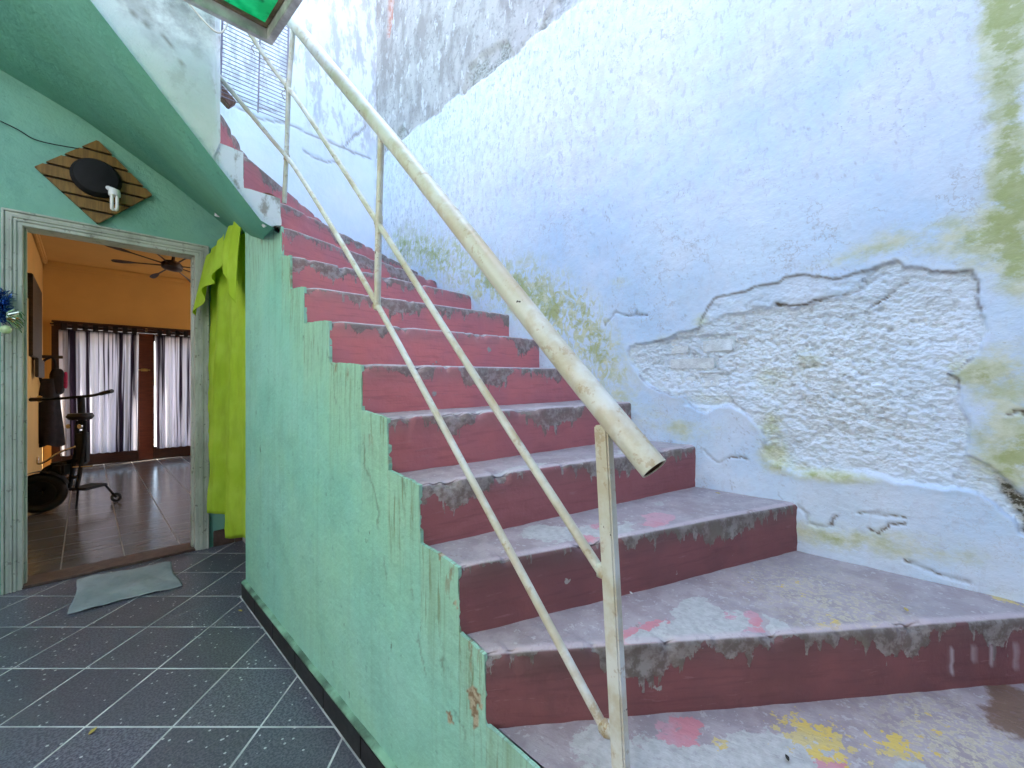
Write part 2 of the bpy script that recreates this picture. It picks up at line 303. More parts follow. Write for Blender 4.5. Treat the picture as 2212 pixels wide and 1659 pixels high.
def m_parapet():
    n = Nt('mouldy_pale_green_wall'); p = n.pos(); z = n.sep(p)[2]
    c = n.mix(n.ss(0.35, 0.65, n.noise(p, 3, 4)), (0.50, 0.60, 0.50), (0.60, 0.68, 0.58))
    top = n.ss(2.45, 2.85, n.ma('ADD', z, n.ma('MULTIPLY_ADD', n.noise(p, 6, 5, 0.6), 0.6, -0.3)))
    c = n.mix(n.ma('MULTIPLY', n.ma('MULTIPLY', top, n.ss(0.35, 0.6, n.noise(p, 9, 6, 0.65))), 0.9), c, (0.10, 0.10, 0.09))
    c = n.mix(n.ma('MULTIPLY', n.ss(0.55, 0.7, n.noise(p, 13, 6, 0.65)), 0.30), c, (0.28, 0.33, 0.22))
    c = n.mix(n.attr('crack'), c, (0.20, 0.20, 0.14))
    wh = n.attr('white'); c = n.mix(wh, c, n.mix(n.ss(0.50, 0.62, n.noise(n.map(p, (1, 1, 0.5)), 16, 6, 0.65)), (0.74, 0.77, 0.80), (0.36, 0.34, 0.31)))
    n.bump(n.noise(p, 40, 6, 0.65), 0.005, 0.6)
    return n.fin(c, 0.85, 0, 0.25)

def m_terrazzo():
    n = Nt('dark_terrazzo_tile'); p = n.pos(); oi = n.n('ShaderNodeObjectInfo').outputs['Random']
    c = n.mix(n.ss(0.4, 0.6, n.noise(p, 120, 3)), (0.075, 0.078, 0.108), (0.190, 0.195, 0.235))
    c = n.mix(n.ma('MULTIPLY_ADD', oi, 0.55, 0.0), c, (0.075, 0.075, 0.092))
    v1 = n.vor(p, 42); ch = n.ma('MULTIPLY', n.ss(0.0, 0.04, n.ma('SUBTRACT', 0.20, v1)), n.ss(0.63, 0.65, n.vor(p, 42, out='Color')))
    c = n.mix(ch, c, (0.62, 0.64, 0.64))
    v2 = n.vor(p, 150); c2 = n.ma('MULTIPLY', n.ss(0.0, 0.05, n.ma('SUBTRACT', 0.33, v2)), n.ss(0.55, 0.57, n.vor(p, 150, out='Color')))
    c = n.mix(n.ma('MULTIPLY', c2, 0.55), c, (0.22, 0.23, 0.24))
    dirt = n.ss(0.45, 0.7, n.noise(p, 3, 5)); c = n.mix(n.ma('MULTIPLY', dirt, 0.25), c, (0.14, 0.13, 0.12))
    n.bump(n.noise(p, 200, 3), 0.0006, 0.4)
    return n.fin(c, n.ma('MULTIPLY_ADD', dirt, 0.20, 0.28), 0, 0.5)

def m_room_tile():
    n = Nt('brown_room_tile'); p = n.pos(); oi = n.n('ShaderNodeObjectInfo').outputs['Random']
    g = n.noise(n.map(p, (5, 46, 1)), 1.0, 5, 0.6)
    c = n.mix(n.ss(0.35, 0.7, g), (0.085, 0.085, 0.080), (0.125, 0.124, 0.117)); c = n.mix(n.ma('MULTIPLY', oi, 0.25), c, (0.15, 0.11, 0.08))
    n.bump(g, 0.0004, 0.3)
    return n.fin(c, n.ma('MULTIPLY_ADD', n.noise(p, 8, 4), 0.14, 0.13), 0, 0.5)

def m_rail(name='cream_painted_steel', rusty=0.5):
    n = Nt(name); p = n.pos(); nz = n.sep(n.n('ShaderNodeNewGeometry').outputs['Normal'])[2]
    c = n.mix(n.ss(0.4, 0.65, n.noise(p, 5, 5)), (0.60, 0.615, 0.51), (0.69, 0.71, 0.655))
    c = n.mix(n.ma('MULTIPLY', n.ss(0.44, 0.62, n.noise(p, 9, 6, 0.66)), rusty), c, (0.45, 0.36, 0.18))
    c = n.mix(n.ma('MULTIPLY', n.ss(0.58, 0.64, n.noise(n.map(p, (1, 1, 1)), 24, 6, 0.72)), 0.6 * rusty + 0.15), c, (0.34, 0.22, 0.09))
    c = n.mix(n.ma('MULTIPLY', n.ss(0.55, 0.66, n.noise(p, 3.1, 4, 0.6)), n.ma('MULTIPLY', n.ss(0.1, 0.9, nz), 0.8)), c, (0.45, 0.32, 0.12)); c = n.mix(n.ss(0.675, 0.70, n.noise(p, 15, 6, 0.70)), c, (0.045, 0.036, 0.026))
    n.bump(n.noise(p, 60, 5, 0.6), 0.0018, 0.6)
    return n.fin(c, n.ma('MULTIPLY_ADD', n.noise(p, 20, 4), 0.35, 0.22), 0, 0.5)

def m_cloth(name, ca, cb, trans=0.3, weave=500):
    n = Nt(name); p = n.coord()
    c = n.mix(n.ss(0.35, 0.65, n.noise(p, 4, 4)), ca, cb); c = n.mix(n.ma('MULTIPLY', n.ss(0.45, 0.70, n.noise(n.map(p, (1, 1, 0.25)), 16, 5, 0.65)), 0.3), c, tuple(x * 0.62 for x in ca))
    n.bump(n.ma('ADD', n.noise(p, weave, 2), n.ma('MULTIPLY', n.noise(p, 25, 4), 2.0)), 0.0015, 0.5); n.fin(c, 0.85, 0, 0.1)
    tr = n.n('ShaderNodeBsdfTranslucent'); n.set(tr.inputs[0], c); mx = n.n('ShaderNodeMixShader'); mx.inputs[0].default_value = trans
    n.t.links.new(n.b.outputs[0], mx.inputs[1]); n.t.links.new(tr.outputs[0], mx.inputs[2]); n.t.links.new(mx.outputs[0], n.out.inputs[0]); return n.m

def m_stripes():
    n = Nt('striped_curtain_cloth'); s_ = n.attr('ss'); h = n.attr('hh')
    w = n.noise(n.comb(s_, 0.0, n.ma('MULTIPLY', h, 0.03)), 6.5, 4, 0.7)
    st = n.ss(0.46, 0.55, w); c = n.mix(st, (0.52, 0.51, 0.53), (0.018, 0.011, 0.018)); c = n.mix(n.ma('MULTIPLY', n.ss(0.445, 0.455, w), n.ma('SUBTRACT', 1, st)), c, (0.55, 0.52, 0.58))
    c = n.mix(n.attr('tab'), c, (0.02, 0.013, 0.02))
    n.bump(n.noise(n.coord(), 300, 2), 0.001, 0.4); n.fin(c, 0.9, 0, 0.1)
    tr = n.n('ShaderNodeBsdfTranslucent'); n.set(tr.inputs[0], c); mx = n.n('ShaderNodeMixShader'); mx.inputs[0].default_value = 0.34
    n.t.links.new(n.b.outputs[0], mx.inputs[1]); n.t.links.new(tr.outputs[0], mx.inputs[2]); n.t.links.new(mx.outputs[0], n.out.inputs[0]); return n.m

def m_sheet():
    n = Nt('green_plastic_sheet'); p = n.pos()
    c = n.mix(n.ss(0.4, 0.6, n.noise(p, 9, 5)), (0.03, 0.60, 0.28), (0.08, 0.78, 0.42)); c = n.mix(n.ma('MULTIPLY', n.ss(0.55, 0.68, n.noise(p, 22, 6, 0.65)), 0.6), c, (0.005, 0.16, 0.06))
    n.fin(c, 0.3); tr = n.n('ShaderNodeBsdfTranslucent'); n.set(tr.inputs[0], c); mx = n.n('ShaderNodeMixShader'); mx.inputs[0].default_value = 0.55
    n.t.links.new(n.b.outputs[0], mx.inputs[1]); n.t.links.new(tr.outputs[0], mx.inputs[2]); n.t.links.new(mx.outputs[0], n.out.inputs[0]); return n.m

def m_wood(name, a, b, rough=0.45, ax=(1, 1, 12)):
    n = Nt(name); p = n.coord(); g = n.noise(n.map(p, ax), 6, 5, 0.6, 0.6); c = n.mix(n.ss(0.35, 0.65, g), a, b); n.bump(g, 0.001, 0.4); return n.fin(c, rough)
def m_glass():
    n = Nt('window_glass'); n.fin((0.9, 0.92, 0.92), 0.02); g = n.n('ShaderNodeBsdfTransparent'); gl = n.n('ShaderNodeBsdfGlossy'); gl.inputs['Roughness'].default_value = 0.03
    mx = n.n('ShaderNodeMixShader'); mx.inputs[0].default_value = 0.08; n.t.links.new(g.outputs[0], mx.inputs[1]); n.t.links.new(gl.outputs[0], mx.inputs[2]); n.t.links.new(mx.outputs[0], n.out.inputs[0]); return n.m

def m_frame():
    n = Nt('weathered_door_frame_paint'); p = n.pos()
    c = n.mix(n.ss(0.35, 0.65, n.noise(p, 4, 4)), (0.42, 0.46, 0.38), (0.54, 0.58, 0.51))
    c = n.mix(n.ma('MULTIPLY', n.ss(0.50, 0.66, n.noise(n.map(p, (5, 5, 1.2)), 3, 6, 0.65)), 0.45), c, (0.26, 0.27, 0.22))
    c = n.mix(n.ma('MULTIPLY', n.ss(0.60, 0.66, n.noise(p, 26, 5, 0.65)), 0.6), c, (0.14, 0.13, 0.10))
    n.bump(n.noise(p, 30, 5), 0.0015, 0.4); return n.fin(c, 0.6)

MT = dict(plaster=m_plaster(), back=m_backwall(), step=m_step(),
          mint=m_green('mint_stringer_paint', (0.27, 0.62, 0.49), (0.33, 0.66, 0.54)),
          mint2=m_green('mint_house_paint', (0.19, 0.46, 0.36), (0.23, 0.50, 0.39), False),  # house green darkened in its paint for shade under the soffit
          soff=m_green('shaded_soffit_paint', (0.12, 0.36, 0.27), (0.15, 0.40, 0.30), False), para=m_parapet(), terr=m_terrazzo(), rtile=m_room_tile(), rail=m_rail(), railr=m_rail('rusty_weld_paint', 1.0), grout=simple('grout', (0.58, 0.60, 0.585), 0.9, 0.35, 5),  # soffit green darkened in its paint for shade under the flight
          rgrout=simple('room_grout', (0.30, 0.29, 0.26), 0.8, 0.15, 60), black=simple('black_skirting', (0.022, 0.022, 0.022), 0.5, 0.4, 30),
          lime=m_cloth('lime_cloth', (0.54, 0.74, 0.06), (0.63, 0.82, 0.10), 0.4), rag=m_cloth('grey_rag_cloth', (0.33, 0.38, 0.40), (0.44, 0.49, 0.51), 0.1, 260),
          stripe=m_stripes(), sheet=m_sheet(), steel=simple('awning_steel', (0.58, 0.56, 0.55), 0.6, 0.35, 14, 0, 0.002), rust=simple('rusty_awning_steel', (0.22, 0.16, 0.10), 0.8, 0.5, 16, 0, 0.002),
          frame=m_frame(), orange=simple('orange_room_paint', (0.60, 0.345, 0.095), 0.8, 0.05, 2), dwood=m_wood('dark_red_wood', (0.028, 0.008, 0.004), (0.055, 0.014, 0.006)),
          redw=m_wood('red_brown_stile_wood', (0.085, 0.016, 0.006), (0.14, 0.028, 0.010)), slat=m_wood('varnished_slat_wood', (0.17, 0.088, 0.014), (0.25, 0.135, 0.024), 0.5, (12, 1, 1)), blackm=simple('black_fixture', (0.004, 0.004, 0.005), 0.8, 0.4, 30),
          bulb=simple('white_bulb_glass', (0.80, 0.82, 0.78), 0.25, 0.03), fan=m_wood('dark_fan_wood', (0.020, 0.009, 0.006), (0.04, 0.016, 0.010)), rubber=simple('black_rubber', (0.012, 0.012, 0.013), 0.65, 0.3, 40),
          chrome=simple('worn_chrome', (0.55, 0.55, 0.54), 0.25, 0.2, 30, 1.0), brass=simple('brass', (0.55, 0.40, 0.15), 0.3, 0.2, 30, 1.0), glass=m_glass(), bore=simple('rusty_pipe_bore', (0.060, 0.030, 0.014), 0.9, 0.5, 60, 0, 0.002),
          wire=simple('grey_lilac_wire', (0.36, 0.33, 0.40), 0.5, 0.2, 20), cable=simple('cream_cable', (0.62, 0.60, 0.48), 0.5, 0.1), conc=simple('grey_render', (0.45, 0.44, 0.42), 0.9, 0.2, 5, 0, 0.004),
          whitew=simple('white_render', (0.72, 0.72, 0.70), 0.9, 0.08, 3, 0, 0.003), ground=simple('concrete_ground', (0.42, 0.40, 0.36), 0.9, 0.2, 2, 0, 0.003), brickm=simple('whitewashed_brick', (0.66, 0.73, 0.76), 0.9, 0.14, 34, 0, 0.004),
          tinsel=simple('blue_tinsel', (0.02, 0.10, 0.35), 0.25, 0.4, 60, 0.7), gold=simple('gold_foil', (0.75, 0.68, 0.40), 0.18, 0.2, 60, 1.0), ball=simple('pale_green_ball', (0.62, 0.75, 0.40), 0.3, 0.05), bag=simple('dark_bag_cloth', (0.016, 0.009, 0.010), 0.8, 0.4, 20, 0, 0.002),
          pink=simple('pink_bag_trim', (0.50, 0.02, 0.10), 0.6, 0.2, 40), panel=m_wood('near_black_wood', (0.020, 0.012, 0.006), (0.045, 0.028, 0.015), 0.6), leafy=simple('yellow_leaf', (0.55, 0.42, 0.10), 0.6, 0.2, 60), leafb=simple('brown_leaf', (0.25, 0.09, 0.04), 0.7, 0.3, 60), leafd=simple('dark_dead_leaf', (0.03, 0.028, 0.02), 0.8, 0.4, 60),
          board=m_wood('weathered_board', (0.20, 0.11, 0.08), (0.30, 0.18, 0.13), 0.8, (10, 1, 1)), curb=simple('pale_green_ledge', (0.17, 0.33, 0.23), 0.8, 0.6, 9, 0, 0.004), skb=simple('brown_skirting_tile', (0.10, 0.065, 0.05), 0.5, 0.3, 20))

# ------------------------------------------------------------------ setting: ground and enclosing walls
tag(mesh('ground', [(-400, -400, -0.12), (400, -400, -0.12), (400, 400, -0.12), (-400, 400, -0.12)], [(0, 1, 2, 3)], MT['ground']), kind='structure')
WV, BU, SV, DU = 1.80, 3.48, 0.636, 3.786            # boundary wall, back wall, stringer and house-wall planes

# boundary wall with relief: plaster fallen off around a broken patch
PATCH = [(1.034, 1.375), (0.908, 1.392), (0.801, 1.409), (0.714, 1.437), (0.692, 1.477), (0.647, 1.525), (0.633, 1.541), (0.543, 1.561), (0.472, 1.582), (0.348, 1.591), (0.262, 1.563), (0.197, 1.576), (0.096, 1.592), (0.079, 1.571), (0.037, 1.568), (0.005, 1.545), (-0.063, 1.529), (-0.078, 1.492), (-0.083, 1.438), (-0.096, 1.379), (-0.101, 1.342), (-0.092, 1.295), (-0.056, 1.248), (-0.026, 1.236), (-0.041, 1.216), (-0.049, 1.146), (-0.063, 1.104), (-0.063, 1.039), (-0.056, 0.996), (-0.103, 0.97), (-0.164, 0.912), (-0.30, 0.85), (-0.34, 0.70), (-0.25, 0.74), (-0.164, 0.791), (-0.123, 0.838), (-0.092, 0.879), (-0.019, 0.887), (0.096, 0.899), (0.197, 0.886), (0.267, 0.872), (0.326, 0.872), (0.388, 0.883), (0.441, 0.903), (0.472, 0.948), (0.453, 0.991), (0.491, 1.059), (0.523, 1.093), (0.604, 1.118), (0.647, 1.102), (0.677, 1.078), (0.737, 1.106), (0.777, 1.144), (0.886, 1.167), (0.931, 1.2), (0.986, 1.252), (1.034, 1.322)]
BARE = [(-0.106, 0.965), (-0.134, 0.938), (-0.176, 0.889), (-0.31, 0.85), (-0.34, 0.70), (-0.164, 0.791), (-0.127, 0.854), (-0.11, 0.903)]
CRACKS = [[(0.417, 1.504), (0.382, 1.479), (0.353, 1.479), (0.299, 1.495), (0.226, 1.506), (0.173, 1.535), (0.127, 1.557)], [(0.159, 1.448), (0.15, 1.465), (0.114, 1.489), (0.07, 1.52)], [(0.604, 1.17), (0.577, 1.134), (0.497, 1.08)],
          [(0.353, 0.768), (0.331, 0.746), (0.32, 0.709), (0.293, 0.7), (0.257, 0.711), (0.242, 0.747)], [(0.183, 0.784), (0.141, 0.784), (0.066, 0.774)], [(0.159, 0.729), (0.132, 0.723), (0.109, 0.752), (0.066, 0.757)],
          [(-0.127, 1.11), (-0.137, 1.118), (-0.154, 1.119), (-0.164, 1.109)], [(0.684, 0.939), (0.654, 0.897), (0.626, 0.882), (0.604, 0.903)], [(0.604, 0.911), (0.563, 0.923), (0.536, 0.919), (0.517, 0.9)], [(0.06, 0.66), (0.0, 0.635), (-0.06, 0.63)],
          [(1.15, 1.49), (1.093, 1.548), (1.053, 1.526), (1.014, 1.517), (0.986, 1.527), (0.94, 1.51)]]
MOSS = [  # u, z, ru, rz, weight
    (0.075, 1.645, 0.16, 0.065, 0.80), (0.26, 1.61, 0.12, 0.03, 0.5), (-0.10, 1.60, 0.10, 0.08, 0.8), (-0.16, 1.504, 0.05, 0.07, 1.3), (-0.14, 1.17, 0.08, 0.16, 0.9), (-0.155, 0.99, 0.06, 0.10, 1.25), (-0.05, 1.237, 0.05, 0.04, 0.9), (-0.08, 1.0, 0.03, 0.1, 0.5),
    (0.435, 1.04, 0.06, 0.07, 0.9), (0.43, 0.93, 0.06, 0.05, 1.1), (0.31, 0.885, 0.10, 0.03, 1.0), (0.2, 0.89, 0.1, 0.02, 0.6), (1.07, 1.68, 0.06, 0.04, 0.8), (0.70, 1.46, 0.06, 0.05, 0.6), (0.435, 1.22, 0.08, 0.06, 0.6), (0.32, 1.285, 0.06, 0.05, 0.55), (0.68, 1.14, 0.10, 0.03, 0.75), (0.85, 1.40, 0.12, 0.03, 0.4), (0.60, 1.02, 0.1, 0.06, 0.4),
    (3.10, 2.36, 0.25, 0.16, 0.9), (2.80, 2.20, 0.30, 0.18, 0.95), (2.45, 2.05, 0.30, 0.18, 0.95), (2.05, 1.87, 0.30, 0.17, 0.95), (1.75, 1.76, 0.26, 0.16, 1.0), (1.50, 1.63, 0.22, 0.15, 1.0), (1.32, 1.48, 0.17, 0.14, 0.95), (1.18, 1.36, 0.14, 0.14, 0.8), (1.08, 1.20, 0.13, 0.14, 0.6), (0.9, 1.05, 0.14, 0.10, 0.45), (0.75, 1.0, .1, .06, .4),
    (-0.125, 2.22, 0.06, 0.14, 1.0), (-0.13, 2.04, 0.05, 0.12, 1.05), (-0.14, 1.86, 0.045, 0.10, 1.35), (-0.145, 1.74, 0.045, 0.07, 1.3), (-0.135, 2.5, 0.07, 0.25, 0.9), (-0.14, 1.64, 0.06, 0.06, 0.8), (0.2, 0.69, 0.25, 0.05, 0.55), (0.0, 0.72, 0.2, 0.06, 0.45), (0.55, 1.52, 0.1, 0.02, 0.3), (0.3, 0.66, .2, .04, .4)]
BRICKS = [(0.577, 1.332, 0.699, 1.385), (0.753, 1.330, 0.835, 1.387), (0.647, 1.264, 0.843, 1.314), (0.597, 1.185, 0.706, 1.235), (0.722, 1.184, 0.818, 1.236), (0.597, 1.119, 0.749, 1.167)]
def right_wall():
    us = np.concatenate([np.arange(-3.2, -0.45, 0.10), np.arange(-0.40, 1.198, 0.0055), np.arange(1.2, 1.995, 0.009), np.arange(2.0, BU - 0.005, 0.013), [BU]])
    zs = np.concatenate([np.arange(-0.1, 0.47, 0.05), np.arange(0.5, 1.747, 0.0055), np.arange(1.75, 2.595, 0.010), np.arange(2.6, 4.69, 0.016), np.arange(4.7, 5.25, 0.10)])
    U, Z = np.meshgrid(us, zs, indexing='ij')
    wu = U + (fbm(U, Z, 14, 5, 1, .6) - 0.5) * 0.045; wz = Z + (fbm(U, Z, 14, 5, 5, .6) - 0.5) * 0.045
    sd = seg_dist(wu, wz, PATCH, True); ins = inside(wu, wz, PATCH); sd = np.where(ins, sd, -sd)
    fall = sst(0.0, 1.0, (sd + 0.001) / (0.008 + 0.035 * sst(0.45, 0.62, fbm(U, Z, 5, 3, 6)) * sst(1.25, 1.05, Z)))
    rough = fall * (0.55 + 0.45 * sst(0.0, 0.25, sd))
    SM = [(0.74, 1.40), (0.60, 1.47), (0.42, 1.50), (0.38, 1.475), (0.30, 1.49), (0.226, 1.50), (0.127, 1.55), (0.09, 1.63), (0.4, 1.65), (0.75, 1.6)]
    w2u = U + (fbm(U, Z, 9, 5, 2, .6) - .5) * .10; w2z = Z + (fbm(U, Z, 9, 5, 7, .6) - .5) * .08; smd = seg_dist(w2u, w2z, SM, True); smi = np.where(inside(w2u, w2z, SM), sst(0.0, 0.012, smd), 0.0); rough = rough * (1 - 0.5 * smi)
    h = (fbm(U, Z, 2.0, 4, 2) - 0.5) * 0.016 + (fbm(U, Z, 12, 4, 3) - 0.5) * 0.006          # hand-trowelled waviness, + = out of the wall
    topsoft = 0.75 + 0.6 * sst(0.45, 0.75, fbm(U, Z, 5, 3, 6))
    h -= fall * (0.014 - 0.006 * smi) * topsoft + sst(0.0, 0.15, sd) * 0.010 * (1 - smi)
    ridge = 1 - np.abs(2 * fbm(U, Z * 1.7, 26, 4, 4) - 1)
    pit = fbm(U, Z * 1.3, 80, 2, 7, 0.7); h += rough * ((fbm(U, Z * 1.2, 7, 4, 7, 0.55) - 0.5) * 0.016 + (pit - 0.5) * 0.016 - np.maximum(0, 0.40 - pit) * 0.04)
    h += 0.0015 * np.exp(-(sd / 0.012) ** 2) * (sd < 0)                                           # lifted lip round the break
    # ragged steps inside the patch
    lay = sst(0.0, 0.010, 0.5 - fbm(U, Z, 6, 4, 2)) ; h -= rough * lay * 0.005
    cr = np.zeros_like(U)
    for c in CRACKS:
        d = seg_dist(wu, wz, c); wd = 0.35 + 1.2 * fbm(U, Z, 18, 3, 2); cr = np.maximum(cr, (1 - sst(0.001, 0.0055, d / wd)) * (0.25 + 0.75 * sst(0.42, 0.60, fbm(U, Z, 22, 3, 5)))); h -= 0.006 * (1 - sst(0.001, 0.008, d / wd))
    veins = np.abs(fbm(U, Z, 6, 5, 5) - 0.5); vm = (1 - sst(0.0, 0.006, veins)) * sst(0.55, 0.68, fbm(U, Z, 1.6, 3, 1)) * (1 - fall); cr = np.maximum(cr, vm * 0.35)
    cr = np.maximum(cr, (1 - sst(0.0, 0.0055, np.abs(sd - 0.003))) * 0.75 * sst(0.40, 0.6, fbm(U, Z, 9, 3, 3)) * sst(1.0, 1.2, Z))
    br = np.zeros_like(U)
    for (a, b, c, d) in BRICKS: br = np.maximum(br, ((U > a - .012) & (U < c + .012) & (Z > b - .012) & (Z < d + .012)) * 1.0)
    h -= br * 0.010
    moss = np.zeros_like(U)
    for (u, z, ru, rz, w) in MOSS: moss = moss + w * np.exp(-((U - u) / ru) ** 2 - ((Z - z) / rz) ** 2)
    mn = fbm(U, Z, 8, 5, 2); moss = np.clip(moss, 0, 1.5) * (0.55 + 0.9 * mn)
    low = 3.16 + (fbm(U, Z, 5, 4, 3) - 0.5) * 0.10; hgh = low + 0.14 * sst(0.35, 0.6, fbm(U, U * 0, 3, 3, 6))
    fadeu = sst(1.0, 1.7, U + (fbm(U, Z, 4, 3, 2) - 0.5) * 0.5)
    grey = sst(0.0, 0.012, Z - low) * fadeu; strip = grey * (1 - sst(-0.008, 0.008, Z - hgh))
    h -= strip * (0.012 + 0.012 * fbm(U, Z, 26, 4, 1)); h -= grey * 0.004
    bare = np.where(inside(wu, wz, BARE), sst(0.0, 0.015, seg_dist(wu, wz, BARE, True)), 0.0); bare = np.maximum(bare, strip * 0.55 * sst(0.35, 0.6, fbm(U, Z, 16, 4, 4)))
    h += bare * (fbm(U, Z, 55, 3, 2) - 0.5) * 0.012
    RED = [(3.30, 4.6), (3.18, 4.6), (3.20, 4.25), (3.26, 4.10), (3.31, 4.14)]
    red = np.where(inside(wu, wz, RED), sst(0.0, 0.02, seg_dist(wu, wz, RED, True)), 0.0); h -= red * 0.02
    hi = sst(1.7, 3.0, Z + (fbm(U, Z, 2.2, 4, 5) - 0.5) * 0.9 + 0.12 * (U - 1.2)); salt = sst(0.8, 1.3, U)
    X = WV - h; X = np.where(U > BU - 0.002, WV, X)
    vs = np.stack([X.ravel(), U.ravel(), Z.ravel()], 1)
    t = thing('boundary_wall', 'tall pale blue whitewashed wall right of the stairs with broken plaster', 'wall', (WV, 1.0, 0))
    o = mesh('plaster_face', vs - np.array([WV, 1.0, 0]), grid_faces(len(us), len(zs)), MT['plaster'], t, True,
             dict(moss=moss.ravel(), rough=rough.ravel(), grey=grey.ravel(), crack=cr.ravel(), bare=bare.ravel(), red=red.ravel(), hi=hi.ravel(), salt=salt.ravel()))
    MB().box((0.075, -4.2, -0.11), (0.30, BU - 1.0 + 0.3, 5.15)).build('wall_core', MT['conc'], t)
    for i, (a, b, c, d) in enumerate(BRICKS):
        M = Matrix.Translation((0, (a + c) / 2 - 1.0, (b + d) / 2)) @ Matrix.Rotation(rnd.uniform(-0.04, 0.04), 4, 'X')
        mb = MB().bbox((0.026 + rnd.uniform(-.004, .004), -(c - a) / 2, -(d - b) / 2), (0.070, (c - a) / 2, (d - b) / 2), 0.006, M)
        mb.v = [(x + rnd.uniform(-.004, .004), y + rnd.uniform(-.005, .005), z + rnd.uniform(-.004, .004)) for x, y, z in mb.v]; mb.build('brick', MT['brickm'], t)
right_wall()

def back_wall():
    xs = np.concatenate([np.arange(0.62, WV - 0.005, 0.014), [WV]]); zs = np.concatenate([np.arange(1.95, 4.8, 0.014), np.arange(4.81, 5.25, 0.1)])
    X, Z = np.meshgrid(xs, zs, indexing='ij')
    h = (fbm(X, Z, 2.2, 4, 4) - 0.5) * 0.02 + (fbm(X, Z, 13, 4, 2) - 0.5) * 0.006
    wx = X + (fbm(X, Z, 12, 4, 1) - .5) * .05; wz = Z + (fbm(X, Z, 12, 4, 6) - .5) * .05; cr = np.zeros_like(X)
    for c in [[(0.60, 3.16), (0.89, 3.127), (1.142, 3.168), (1.351, 3.164), (1.579, 3.14), (1.75, 3.15)], [(0.65, 3.24), (0.85, 3.2), (1.0, 3.22)], [(1.5, 3.16), (1.62, 3.30), (1.7, 3.42)], [(1.2, 3.0), (1.35, 2.98), (1.5, 3.02)]]:
        d = seg_dist(wx, wz, c); cr = np.maximum(cr, 1 - sst(0.003, 0.012, d)); h -= 0.008 * (1 - sst(0.002, 0.014, d))
    cr = np.maximum(cr, (1 - sst(0.0, 0.02, WV - 0.006 - X)) * 0.5 * sst(0.45, 0.6, fbm(X * 0, Z, 6, 4, 2)))
    hi = sst(3.05, 3.35, Z + (fbm(X, Z, 5, 4, 3) - .5) * .5)
    t = thing('landing_wall', 'white wall with grey rain stains and a crack behind the stair turn', 'wall', (0.6, BU, 0))
    vs = np.stack([X.ravel() - 0.6, -h.ravel(), Z.ravel()], 1)
    gf = [f[::-1] for f in grid_faces(len(xs), len(zs)) if not ((X.ravel()[f[0]] < 1.15 and Z.ravel()[f[0]] < 2.33) or Z.ravel()[f[0]] < 2.03)]
    mesh('plaster_face', vs, gf, MT['back'], t, True, dict(crack=cr.ravel(), hi=hi.ravel()))
    MB().box((-3.0, 0.03, 3.05), (1.5, 0.29, 5.2)).box((0.25, 0.03, -0.11), (1.5, 0.29, 3.049)).build('wall_core', MT['conc'], t)
back_wall()
# walls of the yard behind the camera (unseen; set high and grey to darken the yard)
t = thing('yard_wall', 'unseen grey wall behind the viewer, raised to darken the yard', 'wall', (0, -2.6, 0)); MB().box((-2.6, -0.2, -0.11), (1.83, 0, 4.4)).build('wall_face', MT['conc'], t)
t = thing('side_wall', 'plain pale wall closing the yard beyond the left edge', 'wall', (-1.9, 0, 0)); MB().box((-0.2, -2.6, -0.11), (0, DU, 3.6)).build('wall_face', MT['conc'], t)

t = thing('added_shade_roof', 'unseen concrete slab added over the yard behind the viewer for shade', 'roof', (-0.7, -1.3, 2.75)); MB().box((-1.2, -1.3, 0), (0.95, 1.1, 0.14)).build('shade_slab', MT['conc'], t)  # slab added out of view to darken the lower risers and floor
